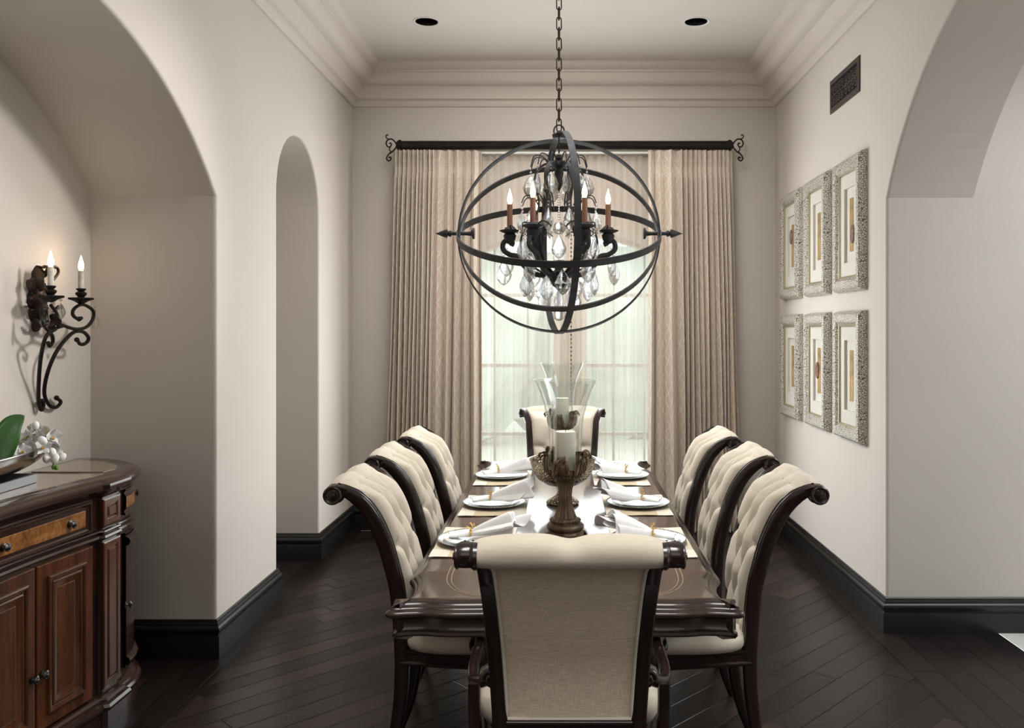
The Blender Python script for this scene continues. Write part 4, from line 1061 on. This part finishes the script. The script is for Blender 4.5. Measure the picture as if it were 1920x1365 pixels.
def hull(off):
    rows = []
    for i in range(N + 1):
        t = -1 + 2 * i / N; a = abs(t); hw = .125 * (1 - a ** 2.2) + .002 - off; zr = .095 + .012 * a ** 2 + .030 * a ** 8; zb = .0 + .085 * a ** 3.2 + off; row = []
        for j in range(17):
            v = -1 + 2 * j / 16
            row.append(Vector((max(.001, hw) * sin(v * pi / 2), t * (L - off), lerp(zr - (0 if not off else .001), zb, cos(v * pi / 2) ** .8) if abs(v) < 1 else zr)))
        rows.append(row)
    return rows
A_, B_ = hull(0), hull(.006)
g.grid(A_); g.grid(B_); g.grid([[r[0] for r in A_], [r[0] for r in B_]]); g.grid([[r[-1] for r in A_], [r[-1] for r in B_]])
g.obj('hull', MT['hsilver'], BO, smooth=60)
g = G(); pts = [r[-1] for r in A_] ; g.sweep(pts, .007, n=6); g.sweep([r[0] for r in A_], .007, n=6); g.obj('rim', MT['silver'], BO)
OR = empty('orchid', (-2.235, 3.25, 1.12)); tag(OR, 'white orchid with broad green leaves arranged in the boat bowl', 'orchid')
def loc(p): return p - Vector((-2.235, 3.25, 1.12))
def leafm(pts, w, name='leaf'):
    P = catmull([loc(p) for p in pts], 6); m = len(P); g = G(); rows = []
    for i, p in enumerate(P):
        t = i / (m - 1); ww = w * sin(pi * min(1, .12 + .88 * t) ** .9) ** .7 if t < 1 else .001
        T = (P[min(i + 1, m - 1)] - P[max(i - 1, 0)]).normalized(); S = T.cross(Vector((.9, -.35, .2))).normalized(); S2 = Vector((.9, -.35, .2)).normalized()
        rows.append([p + S * (ww * v) + S2 * (.10 * ww * (1 - abs(v))*-1) for v in (-1, -.6, -.2, 0, .2, .6, 1)])
    g.grid(rows); o = g.obj(name, MT['leaf'], OR, smooth=80); s = o.modifiers.new('thick', 'SOLIDIFY'); s.thickness = .003
leafm([at(-6, 875, 3.25), at(5, 838, 3.28), at(22, 800, 3.32), at(46, 779, 3.38)], .054)
leafm([at(10, 860, 3.42), at(30, 832, 3.44), at(49, 827, 3.46)], .03)
leafm([at(-30, 870, 3.2), at(-50, 820, 3.2), at(-80, 790, 3.2)], .05)
rr = random.Random(9)
FL = None
def flower(p, s, rz, tilt):
    global FL
    if FL is None:
        g = G()
        for k in range(5):
            a = 2 * pi * k / 5 + pi / 2; wd = .62 if k in (1, 4) else .40; rows = []
            for i in range(8):
                t = i / 7; w_ = wd * sin(pi * (.1 + .88 * t)) ** .8
                rows.append([Vector((cos(a) * t - sin(a) * w_ * v, .30 * t * t - .12 * abs(v) * t + .25 * t, sin(a) * t + cos(a) * w_ * v)) * .034 for v in (-1, -.5, 0, .5, 1)])
            g.grid(rows)
        FL = g.obj('flower', MT['petal'], OR, smooth=80); o = FL
        c = G(); c.ball((0, .010, -.004), .007, 7, 5); c.obj('flower_heart', MT['gold'], FL)
    else: o = copy_tree(FL, OR)
    o.location = loc(p); o.rotation_euler = (tilt, 0, rz); o.scale = (s, s, s)
for px, py, Y, s in [(66, 802, 3.52, .85), (50, 822, 3.45, 1.0), (78, 822, 3.5, 1.1), (96, 818, 3.56, 1.15), (80, 838, 3.46, 1.0), (62, 842, 3.4, 1.1), (40, 846, 3.36, 1.0), (30, 838, 3.42, .8), (100, 836, 3.58, .95), (20, 850, 3.34, .9), (108, 843, 3.64, .8), (52, 836, 3.5, .9), (88, 808, 3.6, .8), (10, 842, 3.5, .9)]:
    flower(at(px, py, Y), s, radians(-150) + rr.uniform(-.8, .8), rr.uniform(-.4, .5))
for px, py, Y, s in [(87, 861, 3.50, .9), (98, 848, 3.52, 1.0), (103, 860, 3.50, 1.0), (117, 857, 3.54, .9), (80, 826, 3.42, 1.0), (67, 798, 3.5, .9)]:
    g = G(); g.ball((0, 0, 0), .015 * s, 10, 7, 1.35); o = g.obj('bud', MT['petal'], OR, smooth=80); o.location = loc(at(px, py, Y)); o.rotation_euler = (rr.uniform(-.5, .5), rr.uniform(-.6, .6), 0)
for px, py in ((101, 876), (106, 877)):
    g = G(); g.ball((0, 0, 0), .009, 8, 6, 1.2); o = g.obj('bud', MT['bud'], OR, smooth=80); o.location = loc(at(px, py, 3.5))
for P in ([at(5, 880, 3.3), at(20, 845, 3.35), at(60, 815, 3.48), at(95, 830, 3.55), at(97, 858, 3.51), at(101, 874, 3.5)], [at(0, 875, 3.3), at(30, 840, 3.36), at(66, 806, 3.5)]):
    g = G(); g.sweep(catmull([loc(p) for p in P], 8), .004, n=6); g.obj('stem', MT['stem'], OR)

# ------------------------------------------------------------------ wall sconce
SY = 3.835
SN = empty('wall_sconce', (NICHE, SY, EYE)); tag(SN, 'two candle wrought iron wall sconce with long scrolled tail in the niche', 'wall sconce')
def S(px, py, e):
    k = (VX - px) / (-NICHE - e); return Vector((e, F / k - SY, (VY - py) / k))
def bar(pts, w, e_fn, name='scroll_bar', n=6):
    g = G(); g.sweep(catmull([S(x, y, e_fn(y)) for x, y in pts], n), w, n=8); return g.obj(name, MT['siron'], SN, smooth=70)
eb = lambda y: interp([(570, .15), (620, .13), (660, .10), (740, .035), (770, .03)], y)
bar([(90, 642), (93, 649), (99, 640), (97, 628), (90, 626), (82, 643), (75, 683), (72, 740), (75, 765), (79, 768), (81.5, 760), (79, 752)], .017, eb)
bar([(145, 637), (150, 645), (160, 644), (166, 634), (155, 622), (135, 625), (108, 656), (90, 696), (83, 735), (91, 758), (104, 764), (114, 754), (106, 746)], .017, eb)
bar([(86, 575), (88, 600), (98, 615), (116, 612)], .016, lambda y: .07)
bar([(112, 608), (141, 617), (162, 613), (174, 598), (174, 582), (155, 571), (139, 579), (137, 591), (148, 599), (153, 596)], .016, lambda y: .137)
bar([(78, 580), (80, 606), (95, 622), (112, 608), (108, 590), (95, 572)], .014, lambda y: .12)
for px, py in ((148, 598), (144, 637), (106, 746), (79, 752)):
    g = G(); g.ball(S(px, py, .137 if py < 640 else eb(py)), .012, 8, 6); g.obj('scroll_tip', MT['siron'], SN)
g = G(); c = S(68, 562, .01)
for i, (dz, r, d) in enumerate([(-.12, .028, .03), (-.06, .05, .045), (0, .062, .055), (.06, .05, .045), (.11, .03, .03)]): g.lathe([(.0, 0), (r, 0), (r * .8, d * .6), (0, d)], c + Vector((-.01, 0, dz)), 14, Matrix.Rotation(pi / 2, 3, 'Y'))
for k in range(24): a = 2 * pi * k / 24; g.ball(c + Vector((.012, .058 * cos(a), .10 * sin(a))), .008, 6, 4)
g.obj('backplate', MT['rust'], SN, smooth=50)
for P, w in (([(80, 545), (72, 525), (76, 503), (92, 500)], .05), ([(64, 600), (75, 612), (85, 604)], .05), ([(70, 560), (76, 575), (92, 578)], .045), ([(95, 590), (104, 598), (110, 612)], .04), ([(100, 600), (96, 612), (104, 618)], .035), ([(98, 585), (108, 580), (110, 572)], .03), ([(84, 520), (92, 505), (104, 503)], .035), ([(60, 548), (58, 530), (66, 520)], .04)):
    P = catmull([S(x, y, .09 if x > 90 else .06) for x, y in P], 6); m = len(P); g = G(); W = [w * (sin(pi * (.08 + .9 * i / (m - 1))) ** .7) for i in range(m)]
    g.sweep(P, W, [x * .25 for x in W], n=8, ref=(.5, .7, .4)); g.obj('leaf_ornament', MT['rust'], SN, smooth=70)
bar([(92, 530), (100, 524), (109, 512), (107, 502), (96, 499)], .013, lambda y: .06)
for px, tray in ((95, 556), (152, 560)):
    c = S(px, tray, .137)
    g = G(); g.lathe([(.0, -.026), (.012, -.024), (.03, -.012), (.046, -.006), (.051, .001), (.049, .004), (.02, .002), (.014, .008), (.024, .020), (.024, .028), (.012, .034), (.022, .042), (.020, .048), (.0, .048)], c, 20)
    for k in range(22): g.ball(c + rad(2 * pi * k / 22, .049, .0), .0055, 6, 4)
    tr = g.obj('candle_tray', MT['siron'], SN, smooth=45)
    g = G(); g.lathe([(.0125, .045), (.0125, .13), (0, .131)], c, 14); g.obj('candle_sleeve', MT['ivory'], tr)
    g = G(); g.lathe([(0, .129), (.008, .131), (.0125, .146), (.012, .162), (.006, .185), (.002, .20), (0, .204)], c, 12); g.obj('bulb', MT['bulb'], tr)
for px, py in ((178, 588), (114, 568), (84, 585)):
    o = drop(.075, .04).obj('crystal_pendant', MT['crystal'], SN, smooth=0); o.location = S(px, py, .137); o.rotation_euler.z = .6
# practical lamps: the bulbs of sconce, chandelier and the ceiling cans
for px, py in ((95, 488), (152, 490)):
    p = S(px, py, .137) + Vector((NICHE, SY, EYE)); point('sconce_bulb_light', p, 3.0, (1, .78, .55), .012)
for k in range(6):
    a = k * pi / 3; p = CH.location + rad(a, .245, .185); point('chandelier_bulb_light', p, 1.2, (1, .74, .48), .012)
# ------------------------------------------------------------------ room lighting
area('sky_daylight', (.0, 8.4, 4.3), (radians(-42), 0, 0), 2.6, 2.0, 500, (.90, .97, 1.0))
def aimed(name, loc, target, sx, sy, power, col, spread=pi, gl=True, tr=False):
    o = area(name, loc, (0, 0, 0), sx, sy, power, col, spread); o.rotation_euler = (Vector(target) - Vector(loc)).to_track_quat('-Z', 'Y').to_euler()
    o.visible_transmission = tr; o.visible_glossy = gl; return o
aimed('window_daylight', (.03, 6.74, 1.4), (.03, 0, 1.3), 1.3, 2.0, 70, (.94, .98, 1.0), radians(178), False)
aimed('window_glow', (.03, 6.73, 1.4), (.03, 0, 1.3), 1.3, 2.0, 17, (.88, .96, 1.0), radians(178), True, True)
aimed('left_wall_fill', (1.2, 6.2, 3.3), (-1.75, 5.0, .9), .6, .5, 17, (1, .985, .965), radians(110), False, False)  # added fill to brighten the left wall, no fixture hangs there
aimed('right_wall_fill', (-1.2, 6.2, 3.3), (1.75, 5.0, .9), .6, .5, 14, (1, .985, .965), radians(110), False, False)  # counterpart for the right wall, likewise an added light
aimed('niche_fill', (1.2, 3.9, 3.70), (-2.4, 3.15, 1.75), .5, .5, 11, (1, .97, .93), radians(44), False)  # unseen extra light that brightens the niche wall
aimed('drape_fill', (0, 4.6, 3.70), (0, 6.9, 2.0), 1.6, .3, 21, (1, .97, .93), radians(90), False)  # added light for the drapes and crown, without a real fitting
aimed('table_fill', (0, 4.1, 3.72), (0, 4.1001, 0), .6, 1.6, 25, (1, .975, .94), radians(75), False)  # extra light from above to whiten napkins and plates, not a room lamp
aimed('front_fill', (.1, -1.6, 2.6), (.1, 4, 1.2), 3.0, 1.8, 22, (1, .97, .93))
aimed('overhead_front_fill', (0, 1.0, 3.76), (0, 1.3, 0), 1.6, 1.2, 34, (1, .97, .93), radians(80))  # added overhead fill for the foreground chair back, not a ceiling fitting
area('side_room_light', (3.7, 2.4, 3.3), (0, 0, 0), 2.4, 3.0, 112, (.93, .97, 1))
